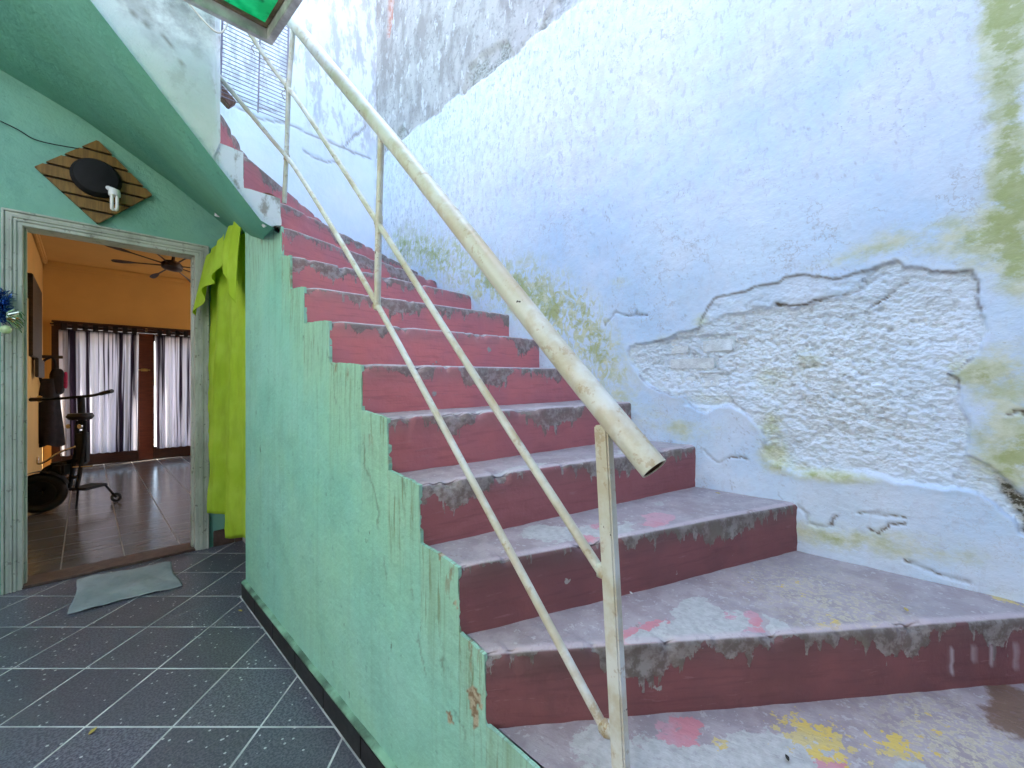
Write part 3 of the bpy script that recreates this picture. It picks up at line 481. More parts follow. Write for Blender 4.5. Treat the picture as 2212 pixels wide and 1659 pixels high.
# ------------------------------------------------------------------ yard floor: diagonal terrazzo tiles
def clip(poly, nx, ny, d):        # keep nx*x+ny*y<=d
    out = []
    for i in range(len(poly)):
        p, q = poly[i], poly[(i + 1) % len(poly)]; a = nx * p[0] + ny * p[1] - d; b = nx * q[0] + ny * q[1] - d
        if a <= 0: out.append(p)
        if (a < 0 < b) or (b < 0 < a): s = a / (a - b); out.append((p[0] + (q[0] - p[0]) * s, p[1] + (q[1] - p[1]) * s))
    return out
def area(p): return abs(sum(p[i][0] * p[(i + 1) % len(p)][1] - p[(i + 1) % len(p)][0] * p[i][1] for i in range(len(p)))) / 2 if len(p) > 2 else 0
yf = tag(MB().box((-1.9, -2.6, -0.10), (1.79, 3.93, -0.0010)).build('yard_floor', MT['grout']), kind='structure')
TS, G = 0.3065, 0.0032
for i in range(-9, 10):
    for j in range(-4, 16):
        r0, f0 = -0.882 + TS * i, 1.493 + TS * (j - 5)
        P = []
        for (r, f) in ((r0 + G, f0 + G), (r0 + TS - G, f0 + G), (r0 + TS - G, f0 + TS - G), (r0 + G, f0 + TS - G)): P.append(((f + r) / R2, (f - r) / R2))
        full = area(P)
        Q = clip(clip(clip(P, 0, 1, DU - 0.004), -1, 0, 1.89), 0, -1, 2.59)
        A = clip(clip(Q, 1, 0, SV - 0.022), 0, 1, 2.80); B = clip(clip(Q, 1, 0, 1.30), 0, -1, -2.80) if Q else []
        mb = MB(); tot = 0
        for q in (A, B):
            if len(q) > 2 and area(q) > 1e-4:
                tot += area(q); cx = sum(p[0] for p in q) / len(q); cy = sum(p[1] for p in q) / len(q)
                inner = [(p[0] + (cx - p[0]) * 0.006, p[1] + (cy - p[1]) * 0.006) for p in q]; n = len(q)
                vs = [(x, y, 0.0) for x, y in inner] + [(x, y, -0.0012) for x, y in q] + [(x, y, -0.02) for x, y in q]
                mb.add(vs, [tuple(range(n))] + [(k, k + n, (k + 1) % n + n, (k + 1) % n) for k in range(n)] + [(k + n, k + 2 * n, (k + 1) % n + 2 * n, (k + 1) % n + n) for k in range(n)])
        if tot < full * 0.02: continue
        dz = rnd.uniform(-0.0006, 0.0006); mb.v = [(x, y, z + dz) for x, y, z in mb.v]
        mb.build('tile', MT['terr'], yf)

# ------------------------------------------------------------------ staircase
stair = thing('staircase', 'worn red concrete staircase winding up left above a mint green side wall', 'staircase', (SV, 1.0, 0))
O = Vector((SV, 1.0, 0))
NZ = [0.083, 0.252, 0.421, 0.590, 0.759, 0.930, 1.102, 1.266, 1.438, 1.606, 1.774, 1.932, 2.050, 2.207, 2.360, 2.52, 2.68, 2.84, 3.0]   # nosing heights; index 3 is the first full riser in view
NL = [(SV, 0.06), (SV, 0.21), (SV, 0.36), (SV, 0.722), (SV, 0.819), (SV, 0.988), (SV, 1.158), (SV, 1.330), (SV, 1.592), (SV, 1.848), (SV, 2.022), (SV, 2.136), (SV, 2.150), (0.485, 2.136), (0.397, 2.136), (0.385, 2.25), (0.25, 2.25), (0.12, 2.25), (-0.01, 2.25)]
NR = [(WV + .08, -1.85), (WV + .08, -1.52), (WV + .08, -1.15), (WV + .08, -0.30), (WV + .08, 0.325), (WV + .08, 0.695), (WV + .08, 1.000), (WV + .08, 1.295), (WV + .08, 1.582), (WV + .08, 1.825), (WV + .08, 2.195), (WV + .08, 2.60), (WV + .08, 2.87), (WV + .02, BU + 0.02), (1.13, BU + .02), (0.86, BU + .02), (0.36, BU + .02), (0.14, BU + .02), (-0.02, BU + .02)]
BLOB = dict(   # per step: (x, y, rx, ry, weight) in the yard's metres
  patchy={2: [(0.80, 0.47, 0.13, 0.13, 1.15), (1.0, 0.22, 0.12, 0.10, 1.1), (0.86, 0.30, 0.10, 0.10, 1.0), (1.15, 0.0, 0.1, 0.1, .7)], 3: [(0.90, 0.49, 0.09, 0.06, 1.1), (1.06, 0.40, 0.15, 0.10, 1.0), (1.22, 0.29, 0.08, 0.08, 0.9), (1.15, 0.47, 0.10, 0.06, 0.9)],
          4: [(0.97, 0.80, 0.12, 0.10, 1.0), (1.15, 0.68, 0.16, 0.07, 1.0), (1.45, 0.70, 0.12, 0.05, 0.7)], 5: [(1.0, 0.93, 0.25, 0.04, 0.9), (1.4, 0.85, 0.2, 0.04, 0.9)], 6: [(1.2, 1.12, 0.5, 0.04, 0.8)], 7: [(1.2, 1.35, 0.5, 0.05, .9)], 8: [(1.2, 1.62, .5, .05, .9)], 9: [(1.2, 1.87, .5, .05, .9)]},
  pinkm={2: [(0.9, 0.38, 0.15, 0.08, 0.8), (1.05, 0.15, .08, .08, .9)], 3: [(1.0, 0.47, 0.09, 0.07, 1.1), (1.19, 0.36, 0.09, 0.06, 1.1), (1.0, 0.40, .06, .05, 1.0)], 4: [(1.28, 0.63, 0.12, 0.05, 1.1), (1.05, 0.72, .1, .06, .8)]},
  yel={2: [(0.96, 0.34, 0.05, 0.05, .9), (1.12, 0.24, 0.09, 0.06, 1.0), (1.13, 0.16, 0.09, 0.06, 1.15), (1.22, 0.06, 0.07, 0.05, 1.1), (1.35, 0.0, .1, .08, .7)], 3: [(1.31, 0.19, 0.08, 0.05, 0.9), (1.43, 0.40, 0.07, 0.05, 0.75), (1.49, 0.28, .1, .08, .7), (1.80, -0.14, .05, .06, 1.1), (1.4, .12, .1, .03, .7)]},
  tan={2: [(1.34, -0.02, 0.14, 0.12, 1.0), (1.2, -.15, .2, .2, .8)], 3: [(1.48, 0.28, 0.20, 0.18, 0.8), (1.35, 0.15, .2, .1, .7)]},
  rust={2: [(1.50, -0.13, 0.10, 0.07, 1.1), (1.60, -0.14, 0.10, 0.06, 1.1)]})
def make_step(k):
    L0, R0 = np.array(NL[k]), np.array(NR[k]); L1, R1 = np.array(NL[k + 1]), np.array(NR[k + 1]); z = NZ[k]; zb = NZ[k - 1] if k else 0.0
    if k == 11: L1 = np.array([SV, 2.165])
    shift = 0.003 if k < 13 else 0.0
    L0 = L0 + np.array([shift, 0]); L1 = L1 + np.array([shift, 0])
    width = np.linalg.norm(R0 - L0); near = k < 9
    ns = int(width / (0.0085 if near else 0.014)); s = np.linspace(0, 1, ns)
    dn = np.array([-(R0 - L0)[1], (R0 - L0)[0]]) / width                                        # up-stairs direction
    hs = np.concatenate([[-0.02], np.linspace(0, 1, 13 if near else 9)]); prof = []              # (mode, param)
    rr = 0.016; Hh = z - zb
    for q in hs: prof.append(('r', zb + q * (Hh - rr)))
    for a in np.linspace(0.2, 0.8, 4): prof.append(('n', a * math.pi / 2))
    nt = 34 if near else 12
    for w in np.linspace(0, 1, nt) ** 1.25: prof.append(('t', w))
    cols = []; A = {q: [] for q in ('hh', 'dd', 'ss', 'tread', 'patchy', 'pinkm', 'yel', 'tan', 'rust', 'scr')}
    base = L0[None, :] + s[:, None] * (R0 - L0)[None, :]; nxt = L1[None, :] + s[:, None] * (R1 - L1)[None, :] + dn * 0.03
    wav = (fbm(s * width, s * 0 + k * 3.1, 3.0, 4, k) - 0.5) * 0.016
    chip = np.maximum(0, fbm(s * width, s * 0 + k * 7.7, 16, 4, k + 2) - 0.56) * 0.10             # bites out of the nosing
    ends = np.exp(-(s * width / 0.03) ** 2) * 0.014; chip = chip + ends
    tilt = 0.015 * s
    for mode, q in prof:
        if mode == 'r':
            xy = base + dn * (wav[:, None] * 0.6); zz = np.full(ns, q) + tilt * ((q - zb) / max(Hh, .01)); hh = z - q + 0 * s; dd = 0 * s; tr = 0 * s
            g = (fbm(s * width, s * 0 + q * 5 + k, 22, 4, 3) - 0.5) * 0.006; top = sst(0.05, 0.0, np.array([z - q]))[0]
            xy = xy + dn * (g + chip * top * 0.7)[:, None]
        elif mode == 'n':
            xy = base + dn * ((wav * 0.6 + rr * (1 - math.cos(q)) + chip * 0.7)[:, None]); zz = z - rr + rr * math.sin(q) + tilt - chip * (0.35 + 0.3 * math.sin(q)); hh = (rr * (1 - math.sin(q))) + 0 * s; dd = 0 * s; tr = np.full(ns, 0.0 if q < 0.9 else 1.0)
        else:
            st = base + dn * ((wav * 0.6 + rr)[:, None]); xy = st + (nxt - st) * q; dist = q * np.linalg.norm(nxt - st, axis=1)
            g = (fbm(s * width, dist * 1.0 + k * 2.3, 9, 4, 5) - 0.5) * 0.006; dd = dist + 0.003; hh = 0 * s
            zz = z + tilt + g - chip * 0.6 * np.exp(-dist / 0.02); tr = 1 + 0 * s
        for fld, per in BLOB.items(): A[fld].append(np.clip(sum([w * np.exp(-((xy[:, 0] - cx) / rx) ** 2 - ((xy[:, 1] - cy) / ry) ** 2) for (cx, cy, rx, ry, w) in per.get(k, [])]) + 0 * s, 0, 1.25) * tr)
        scr = 0 * s
        if k == 3 and mode == 'r':
            for (c, a, b) in ((1.17, .06, .13), (1.235, .06, .105), (1.285, .065, .11), (1.355, .055, .125)): scr = np.maximum(scr, np.exp(-((s * width - c) / 0.0045) ** 2) * ((hh > a) & (hh < b)))
        A['scr'].append(scr * 0.8)
        A['hh'].append(hh); A['dd'].append(dd); A['ss'].append(s * width); A['tread'].append(tr)
        cols.append(np.stack([xy[:, 0], xy[:, 1], zz], 1))
    vs = np.concatenate(cols); m = len(prof)
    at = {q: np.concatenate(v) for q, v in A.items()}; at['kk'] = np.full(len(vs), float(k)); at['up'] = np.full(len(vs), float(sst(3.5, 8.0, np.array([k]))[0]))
    fs = [f[::-1] for f in grid_faces(m, ns)]
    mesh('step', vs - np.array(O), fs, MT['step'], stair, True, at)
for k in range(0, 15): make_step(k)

def jag(poly, step=0.012, amp=0.004, seed=1, keep=lambda p: False):
    out = []; arc = 0.0
    for i in range(len(poly)):
        a, b = poly[i], poly[(i + 1) % len(poly)]; L = math.hypot(b[0] - a[0], b[1] - a[1]); n = max(1, int(L / step)) if not (keep(a) and keep(b)) else 1
        nx, ny = -(b[1] - a[1]) / (L + 1e-9), (b[0] - a[0]) / (L + 1e-9)
        for k in range(n):
            t = k / n; w = float(fbm(np.array([arc + L * t]), np.array([seed * 3.3]), 22, 4, seed, 0.65)[0] - 0.5) * 2 * amp
            if keep(a) and k == 0: w = 0
            out.append((a[0] + (b[0] - a[0]) * t + nx * w, a[1] + (b[1] - a[1]) * t + ny * w))
        arc += L
    return out
def sheet_from_outline(name, outline, mat, parent, to3, thick, cell=0.02, attrf=None):
    """fill an outline with a fine grid of vertices inside it, then give it thickness"""
    from mathutils.geometry import delaunay_2d_cdt
    xs = [p[0] for p in outline]; ys = [p[1] for p in outline]
    gx, gy = np.meshgrid(np.arange(min(xs), max(xs), cell), np.arange(min(ys), max(ys), cell)); gx = gx.ravel(); gy = gy.ravel()
    ok = inside(gx, gy, outline) & (seg_dist(gx, gy, outline, True) > cell * 0.6)
    pts = [Vector(p) for p in outline] + [Vector((a, b)) for a, b in zip(gx[ok], gy[ok])]; n = len(outline)
    v, e, f, ov, oe, of = delaunay_2d_cdt(pts, [(i, (i + 1) % n) for i in range(n)], [], 1, 1e-6)
    V = np.array([(p[0], p[1]) for p in v]); cent = np.array([V[list(t)].mean(0) for t in f]); inn = inside(cent[:, 0], cent[:, 1], outline); f = [t for t, q in zip(f, inn) if q]
    wob = (fbm(V[:, 0], V[:, 1], 3, 4, 2) - 0.5) * 0.010 + (fbm(V[:, 0], V[:, 1], 20, 3, 4) - 0.5) * 0.002
    vs = [to3(p[0], p[1], w) for p, w in zip(V, wob)]; m = len(vs)
    rim = {}
    for t in f:
        for i in range(3):
            a, b = t[i], t[(i + 1) % 3]; rim[(a, b)] = 1
    border = [(a, b) for (a, b) in rim if (b, a) not in rim]; bid = {}
    for a, b in border:
        for q in (a, b):
            if q not in bid: bid[q] = len(vs); vs.append(to3(V[q][0], V[q][1], thick))
    fs = [tuple(t) for t in f] + [(b, a, bid[a], bid[b]) for a, b in border]
    VV = np.concatenate([V, V[list(bid.keys())]]) if bid else V
    o = mesh(name, vs, fs, mat, parent, False, attrf(VV) if attrf else None)
    bm = bmesh.new(); bm.from_mesh(o.data); bmesh.ops.recalc_face_normals(bm, faces=bm.faces); bm.to_mesh(o.data); bm.free(); return o
# mint side wall (stringer) : outline in (u,z)
prof = [(0.02, 0.0), (2.76, 0.0), (2.76, 2.10), (2.40, 1.99), (2.17, 1.90), (2.146, 1.928)]
for k in range(11, 0, -1):
    u, z = NL[k][1], NZ[k]; zb = NZ[k - 1]
    prof += [(u + 0.004, z - 0.004), (u - 0.002, zb + 0.012)]
    if k - 1 >= 1: prof += [(NL[k - 1][1] + 0.045, zb + 0.002)]
prof += [(0.06, 0.06)]
outl = jag(prof, 0.009, 0.0062, 4, lambda p: p[1] < 0.01 or p[0] > 2.7)
def sprofile(u):
    r = np.full(u.shape, 2.0)
    for k in range(11, -1, -1): r = np.where(u < NL[k + 1][1], NZ[k], r)
    return r
GC = [[(1.62, 1.35), (1.56, 1.24), (1.53, 1.13)], [(1.32, 1.0), (1.27, 0.90), (1.22, 0.80), (1.20, 0.68), (1.16, 0.55)], [(1.02, 0.62), (1.0, 0.50), (0.96, 0.42)], [(0.90, 0.62), (0.88, 0.5), (0.84, 0.42), (0.80, 0.36)], [(1.86, 1.02), (1.83, 0.95)], [(1.08, 0.93), (1.06, 0.87)]]
CH = [[(0.770, 0.500), (0.745, 0.490), (0.735, 0.455), (0.752, 0.462), (0.745, 0.415), (0.760, 0.395), (0.778, 0.44), (0.790, 0.475)], [(0.86, 0.385), (0.845, 0.395), (0.84, 0.37), (0.855, 0.36)], [(0.84, 0.66), (0.83, 0.67), (0.825, 0.65)], [(0.70, 0.56), (0.69, 0.55), (0.695, 0.53)], [(0.90, 0.80), (0.893, 0.76), (0.90, 0.74), (0.906, 0.77)], [(0.955, 0.86), (0.948, 0.83), (0.953, 0.80), (0.96, 0.82)]]
def sattr(V):
    u, z = V[:, 0], V[:, 1]; wu = u + (fbm(u, z, 16, 5, 1, .6) - .5) * .06; wz = z + (fbm(u, z, 16, 5, 3, .6) - .5) * .05
    cr = np.zeros(len(V)); ch = np.zeros(len(V))
    for c in GC: cr = np.maximum(cr, (1 - sst(0.001, 0.0075, seg_dist(wu, wz, c))) * 0.55 * sst(0.38, 0.58, fbm(u, z, 14, 3, 5)))
    for c in CH: ch = np.maximum(ch, inside(wu * .5 + u * .5, wz * .5 + z * .5, c) * 1.0)
    return dict(below=sprofile(u) - z, crack=cr, chip=ch)
sheet_from_outline('stringer_wall', [(u, z) for u, z in outl], MT['mint'], stair, lambda u, z, w: (w if w < .02 else w, u - 1.0, z), 0.0115, 0.0065, sattr)
MB().box((0.05, 1.70, 0), (0.20, 1.758, 1.95)).box((0.0115, 1.72, 0.0), (0.05, 1.7585, 2.0)).build('wall_end', MT['mint2'], stair)
# skirting tiles along the side wall and the lumpy ledge above
u = 0.10; 
while u < 2.755:
    L = min(0.30, 2.765 - u); mb = MB().bbox((-0.018, u - 1.0 + .001, 0.0), (0.004, u + L - 1.0 - .001, 0.080 + rnd.uniform(-.002, .002)), 0.003); mb.build('skirting_tile', MT['black'], stair); u += 0.30
n = 220; vs = []; fs = []
for i in range(n + 1):
    uu = 0.10 + 2.672 * i / n; w = float(fbm(np.array([uu]), np.array([0.3]), 4.5, 4, 3)[0]); w2 = float(fbm(np.array([uu]), np.array([2.3]), 11, 3, 3)[0])
    for (x, z) in ((0.003, 0.0795), (-0.0175, 0.0803), (-0.0165 - 0.002 * w2, 0.083 + 0.004 * w), (-0.010 - .003 * w2, 0.089 + 0.005 * w), (0.006, 0.092 + 0.008 * w)): vs.append((x, uu - 1.0, z))
for i in range(n):
    for j in range(4): a = i * 5 + j; fs.append((a, a + 1, a + 6, a + 5))
fs += [(0, 4, 3, 2, 1), tuple(n * 5 + j for j in range(5))]
mesh('plaster_ledge', vs, fs, MT['curb'], stair, True)

# side of the upper flight: white ends of the winders, mouldy parapet, sloping soffit
SU = 2.136
low = lambda v: 1.905 + (0.564 - v) * 1.18 if v < 0.564 else 1.905
ends = [(0.636, 1.93), (0.566, 1.905)] + [(v, low(v)) for v in np.linspace(0.54, 0.30, 9)] + [(0.30, 2.52), (0.399, 2.52), (0.399, 2.352), (0.399, 2.212), (0.486, 2.206), (0.487, 2.056), (0.633, 2.050)]
def pattr(V):
    v, z = V[:, 0], V[:, 1]; wu = v + (fbm(v, z, 20, 4, 1) - .5) * .03; wz = z + (fbm(v, z, 20, 4, 3) - .5) * .03; cr = np.zeros(len(V))
    for c in [[(-0.02, 2.72), (0.06, 2.64), (0.12, 2.59), (0.17, 2.56), (0.22, 2.545), (0.255, 2.50), (0.275, 2.45)], [(0.0, 2.60), (0.02, 2.55)]]: cr = np.maximum(cr, (1 - sst(0.001, 0.007, seg_dist(wu, wz, c))) * 0.75)
    return dict(crack=cr, white=np.where(v > 0.396, 1.0, 0.0) * 0 + sst(0.36, 0.42, v + (fbm(v, z, 12, 4, 2) - .5) * .06))
sheet_from_outline('winder_end_face', jag(ends, 0.010, 0.005, 5), MT['para'], stair, lambda v, z, w: (v - SV, SU - 0.002 - w * .4 - 1.0 if w != 0.03 else SU + 0.02 - 1.0, z), 0.03, 0.011, pattr)
par = [(0.299, low(0.299))] + [(v, low(v)) for v in np.linspace(0.25, -0.75, 14)] + [(-0.75, 3.45), (0.399, 3.45), (0.400, 2.215)]
par = [(0.299, 2.20)] + par[0:]
par = [(0.399, 2.215), (0.37, low(0.37))] + [(v, low(v)) for v in np.linspace(0.33, -0.9, 16)] + [(-0.9, 3.6), (0.399, 3.6)]
sheet_from_outline('parapet_face', par, MT['para'], stair, lambda v, z, w: (v - SV, SU - 0.010 - w * .5 - 1.0 if w != 0.11 else SU + 0.10 - 1.0, z), 0.11, 0.018, pattr)
nn = 30; vs = []; fs = []
inner = lambda v: (v, SU, low(v) if v < .564 else 1.905); oz = [(-1.0, 3.25), (-0.346, 2.995), (-0.012, 2.86), (0.433, 2.60), (0.751, 2.38), (0.95, 2.22)]
for i in range(nn + 1):
    v = -1.0 + (0.60 + 1.0) * i / nn; vo = -1.0 + (0.95 + 1.0) * i / nn; a = Vector((v, SU - 0.022, low(v) - 0.004)); zo = float(np.interp(vo, [p[0] for p in oz], [p[1] for p in oz])); b = Vector((vo, DU, zo))
    a2 = Vector((v, SU + 0.125, low(v) - 0.006))
    for j in range(13):
        q = a if j == 0 else a2.lerp(b, (j - 1) / 11); vs.append(q - O)
for i in range(nn):
    for j in range(12): p = i * 13 + j; fs.append((p, p + 1, p + 14, p + 13))
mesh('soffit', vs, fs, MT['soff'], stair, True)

# ------------------------------------------------------------------ house wall with doorway and room behind
hw = thing('house_wall', 'mint green house wall around the doorway under the stair soffit', 'wall', (0.15, DU, 0))
DV0, DV1, DH = -0.282, 0.578, 2.145
mb = MB(); T = 0.16; a0 = -0.15
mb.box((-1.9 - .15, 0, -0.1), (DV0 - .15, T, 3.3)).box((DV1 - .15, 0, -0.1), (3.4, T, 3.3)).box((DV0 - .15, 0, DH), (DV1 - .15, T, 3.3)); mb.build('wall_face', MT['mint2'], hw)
for (x0, x1) in ((0.665, 0.80), (0.80, 1.10)): MB().bbox((x0 - .15, -0.014, 0), (x1 - .15 - .002, -0.0005, 0.115), 0.003).build('skirting_tile', MT['skb'], hw)
df = thing('door_frame', 'weathered pale green moulded wooden frame around the open doorway', 'door frame', (0.15, DU, 0))
def casing(pts_prof, path):   # profile of (out, proud) swept along the jamb
    pass
for sgn, xe in ((-1, DV0), (1, DV1)):
    mb = MB()
    for (o0, o1, pr) in ((0.0, 0.016, 0.020), (0.016, 0.026, 0.028), (0.026, 0.046, 0.023), (0.046, 0.058, 0.033)):
        x0, x1 = sorted((xe + sgn * o0 - .15, xe + sgn * o1 - .15)); mb.bbox((x0, -pr, 0.0), (x1, 0.01, DH + o1 - 0.001), 0.003)
    x0, x1 = sorted((xe - .15 + sgn * .001, xe - sgn * 0.022 - .15)); mb.bbox((x0, -0.012, 0.0), (x1, T - .02, DH), 0.003); x0, x1 = sorted((xe - .15 + sgn * .001, xe - sgn * 0.034 - .15)); mb.bbox((x0, 0.05, 0.0), (x1, 0.095, DH - .02), 0.002)
    mb.build('jamb', MT['frame'], df)
mb = MB()
for (o0, o1, pr) in ((0.0, 0.016, 0.0205), (0.016, 0.026, 0.0285), (0.026, 0.046, 0.0235), (0.046, 0.058, 0.0335)): mb.bbox((DV0 - o1 - .15, -pr, DH + o0), (DV1 + o1 - .15, 0.01, DH + o1), 0.003)
mb.bbox((DV0 - .15, -0.0125, DH - .022), (DV1 - .15, T - .021, DH), 0.003); mb.build('head', MT['frame'], df)
MB().bbox((DV0 - .149, -0.01, 0.0), (DV1 - .151, T + .02, 0.016), 0.004).build('threshold', MT['skb'], df)

RB, RL, RR, RC = 8.80, -0.42, 3.60, 2.92
# room shell
tag(MB().box((RL - .1, DU + T + .001, -0.10), (RR, RB + .1, 0.0066)).build('room_floor', MT['rgrout']), kind='structure'); rf = bpy.data.objects['room_floor']
tw = 0.305; v0 = -0.114 - tw; base_tile = None
for i in range(0, 7):
    for j in range(0, 16):
        x0 = v0 + i * tw; y0 = DU + T + .022 + j * tw
        x0c, x1c, y1c = max(x0 + .0025, RL + .003), x0 + tw - .0025, min(y0 + tw - .005, RB - .003)
        if x1c - x0c < .02 or y1c - y0 < .02: continue
        MB().bbox((x0c, y0, 0.0), (x1c, y1c, 0.0075), 0.0012).build('tile', MT['rtile'], rf)
tag(MB().box((v0 + 7 * tw, DU + T + .022, 0.0), (RR, RB, 0.0072)).build('floor_beyond', MT['rtile'], rf))
tag(MB().box((RL - .1, DU + T - .01, RC), (RR + .2, RB + .2, RC + .15)).build('ceiling', MT['orange']), kind='structure')
t = thing('room_wall', 'orange painted left wall of the room', 'wall', (RL, 6.2, 0)); MB().box((-0.12, -2.25, -.1), (0, 2.6, RC)).build('wall_face', MT['orange'], t)
t2 = t
t = thing('front_room_wall', 'orange inner face of the house wall beside the doorway', 'wall', (1.5, DU + T, 0)); MB().box((DV1 - 1.5 + .02, 0.001, 0), (2.1, 0.02, RC)).box((RL - 1.5, 0.001, DH + .0), (DV1 - 1.5 + .02, 0.02, RC)).build('wall_face', MT['orange'], t)
# unseen side wall of the room; wide window added to let in daylight
t = thing('added_window_wall', 'unseen orange room wall with a wide window added for daylight', 'wall', (RR, 6.2, 0))
MB().box((0, -2.25, -.1), (0.12, 2.6, 1.35)).box((0, -2.25, 2.3), (0.12, 2.6, RC)).box((0, -2.25, 1.35), (.12, -2.0, 2.3)).box((0, 2.35, 1.35), (.12, 2.6, 2.3)).build('wall_face', MT['orange'], t)
MB().box((0.05, -2.0, 1.35), (.056, 2.35, 2.3)).build('pane', MT['glass'], t)
# far wall with two glazed door openings
OP = [(-0.24, 0.58), (0.76, 1.58)]; OT = 2.0
t = thing('far_room_wall', 'orange far wall of the room above the curtained glass doors', 'wall', (0.6, RB, 0)); mb = MB()
mb.box((RL - .1 - .6, 0, -.1), (-0.34 - .6, .14, RC)).box((1.68 - .6, 0, -.1), (RR - .6, .14, RC)).box((-.34 - .6, 0, OT + .10), (1.68 - .6, .14, RC)); mb.build('wall_face', MT['orange'], t)
MB().bbox((RL - .6 + .0, -0.05, RC - .07), (RR - .6, 0, RC - .001), .015).bbox((RL - .6, -0.025, RC - .11), (RR - .6, 0, RC - .07), .01).build('cornice', MT['orange'], t)
MB().bbox((0.0, -2.2, RC - .07), (0.05, 2.5, RC - .001), .015).build('cornice', MT['orange'], t2)
gd = thing('glazed_double_door', 'dark red wooden double door with glass behind the striped curtains', 'door', (0.67, RB, 0))
mb = MB(); mb.bbox((-0.34 - .67, 0.0, 0), (-.24 - .67, .13, OT + .1), .004).bbox((1.58 - .67, 0.0, 0), (1.68 - .67, .13, OT + .1), .004).bbox((-.24 - .67, 0.0, OT), (1.58 - .67, .13, OT + .1), .004); mb.build('door_casing', MT['dwood'], gd)
for (a, b) in OP:
    ex = 0.09 if a < 0 else 0.0; a2, b2 = (a, 0.668) if a < 0 else (0.672, b)
    lf = MB().bbox((a2 - .67, .03, 0.006), (a2 - .67 + .10, .075, OT - .004), .004).bbox((b2 - .67 - .10, .03, .006), (b2 - .67, .075, OT - .004), .004).bbox((a2 - .67 + .10, .031, .006), (b2 - .67 - .10, .074, .20), .004).bbox((a2 - .67 + .10, .031, OT - .12), (b2 - .67 - .10, .074, OT - .005), .004).build('door_leaf', MT['dwood'], gd)
    MB().box((a2 - .67 + .10, .05, .20), (b2 - .67 - .10, .055, OT - .12)).build('pane', MT['glass'], lf)
MB().bbox((-0.085, -0.004, 0.01), (0.085, 0.029, OT - .01), .004).build('meeting_stile', MT['redw'], gd)
MB().tube([(-0.09, -0.012, 1.42), (0.05, -0.012, 1.42)], .008).bbox((-0.06, -.012, 1.40), (0.02, -.0045, 1.44), .002).build('bolt', MT['brass'], gd)
def curtain(a, b, lab, seed):
    ns, nz = 170, 34; vs = []; ss = []; hh = []; tab = []
    for i in range(ns):
        s = i / (ns - 1); x = a + (b - a) * s
        for j in range(nz):
            q = j / (nz - 1); z = 1.975 - 1.79 * q
            amp = 0.022 + 0.012 * q; ph = 2 * math.pi * s * 9 + 1.2 * math.sin(5 * s + seed) + 0.5 * math.sin(3 * q + seed + 7 * s)
            vs.append((x - (a + b) / 2 + 0.012 * q * math.sin(4 * s + seed) * 2, -0.0 + amp * math.sin(ph), z)); ss.append(s * 1.05 + seed * 3.3 + 0.012 * q * math.sin(6 * s + seed)); hh.append(q); tab.append(1.0 if q < 0.03 else 0.0)
    t = thing('striped_curtain', lab, 'curtain', ((a + b) / 2, RB - 0.10, 0), 0, 'striped curtains over the glass doors')
    mesh('cloth', vs, grid_faces(ns, nz), MT['stripe'], t, True, dict(ss=ss, hh=hh, tab=tab))
    k = 8
    for i in range(k):
        x = a - (a + b) / 2 + (b - a) * (i + .5) / k; MB().bbox((x - .028, -.022, 1.955), (x + .028, .022, 2.062), .004).build('tab', MT['bag'], t)
curtain(-0.27, 0.58, 'white and dark striped curtain nearest the parked scooter', 1); curtain(0.77, 1.66, 'white and dark striped curtain right of the red door stile', 2)
cr = thing('curtain_rod', 'thin brown curtain rod above the striped curtains', 'curtain rod', (0.6, RB - .10, 2.04)); MB().tube([(-0.95, 0, 0), (1.1, 0, 0)], .011).build('rod', MT['dwood'], cr, True)
for x in (-.93, 0.07, 1.08): MB().bbox((x - .012, .0, -.02), (x + .012, .10, .02), .003).build('bracket', MT['brass'], cr)

# ceiling fan
fn = thing('ceiling_fan', 'dark ceiling fan with eight paddle blades in the orange room', 'ceiling fan', (0.70, 6.2, 2.55)); fn.rotation_euler = (-0.13, 0.13, 0); fn.scale = (1.3, 1.3, 1.0)
MB().tube([(0, 0, 0.02), (0, 0, RC - 2.55)], .012).build('down_rod', MT['fan'], fn, True)
MB().lathe([(0.0, -.055), (.03, -.05), (.075, -.03), (.08, .01), (.06, .04), (.02, .055), (0, .06)], 20).build('hub', MT['fan'], fn, True)
for k in range(8):
    w = 2 * math.pi * k / 8 + 0.22; M = Matrix.Rotation(w, 4, 'Z') @ Matrix.Rotation(0.2, 4, 'X')
    st = [(.06, .008), (.18, .005), (.28, .006), (.32, .015), (.38, .022), (.43, .020), (.45, .010)]; vs = []; fs = []
    for x, hw_ in st:
        for y, z in ((-hw_, -.004), (hw_, -.004), (hw_, .004), (-hw_, .004)): vs.append(M @ Vector((x, y, z)))
    for i in range(len(st) - 1):
        for j in range(4): fs.append((i * 4 + j, i * 4 + (j + 1) % 4, i * 4 + 4 + (j + 1) % 4, i * 4 + 4 + j))
    fs += [(3, 2, 1, 0), tuple(len(st) * 4 - 4 + j for j in range(4))]; mesh('blade', vs, fs, MT['fan'], fn)

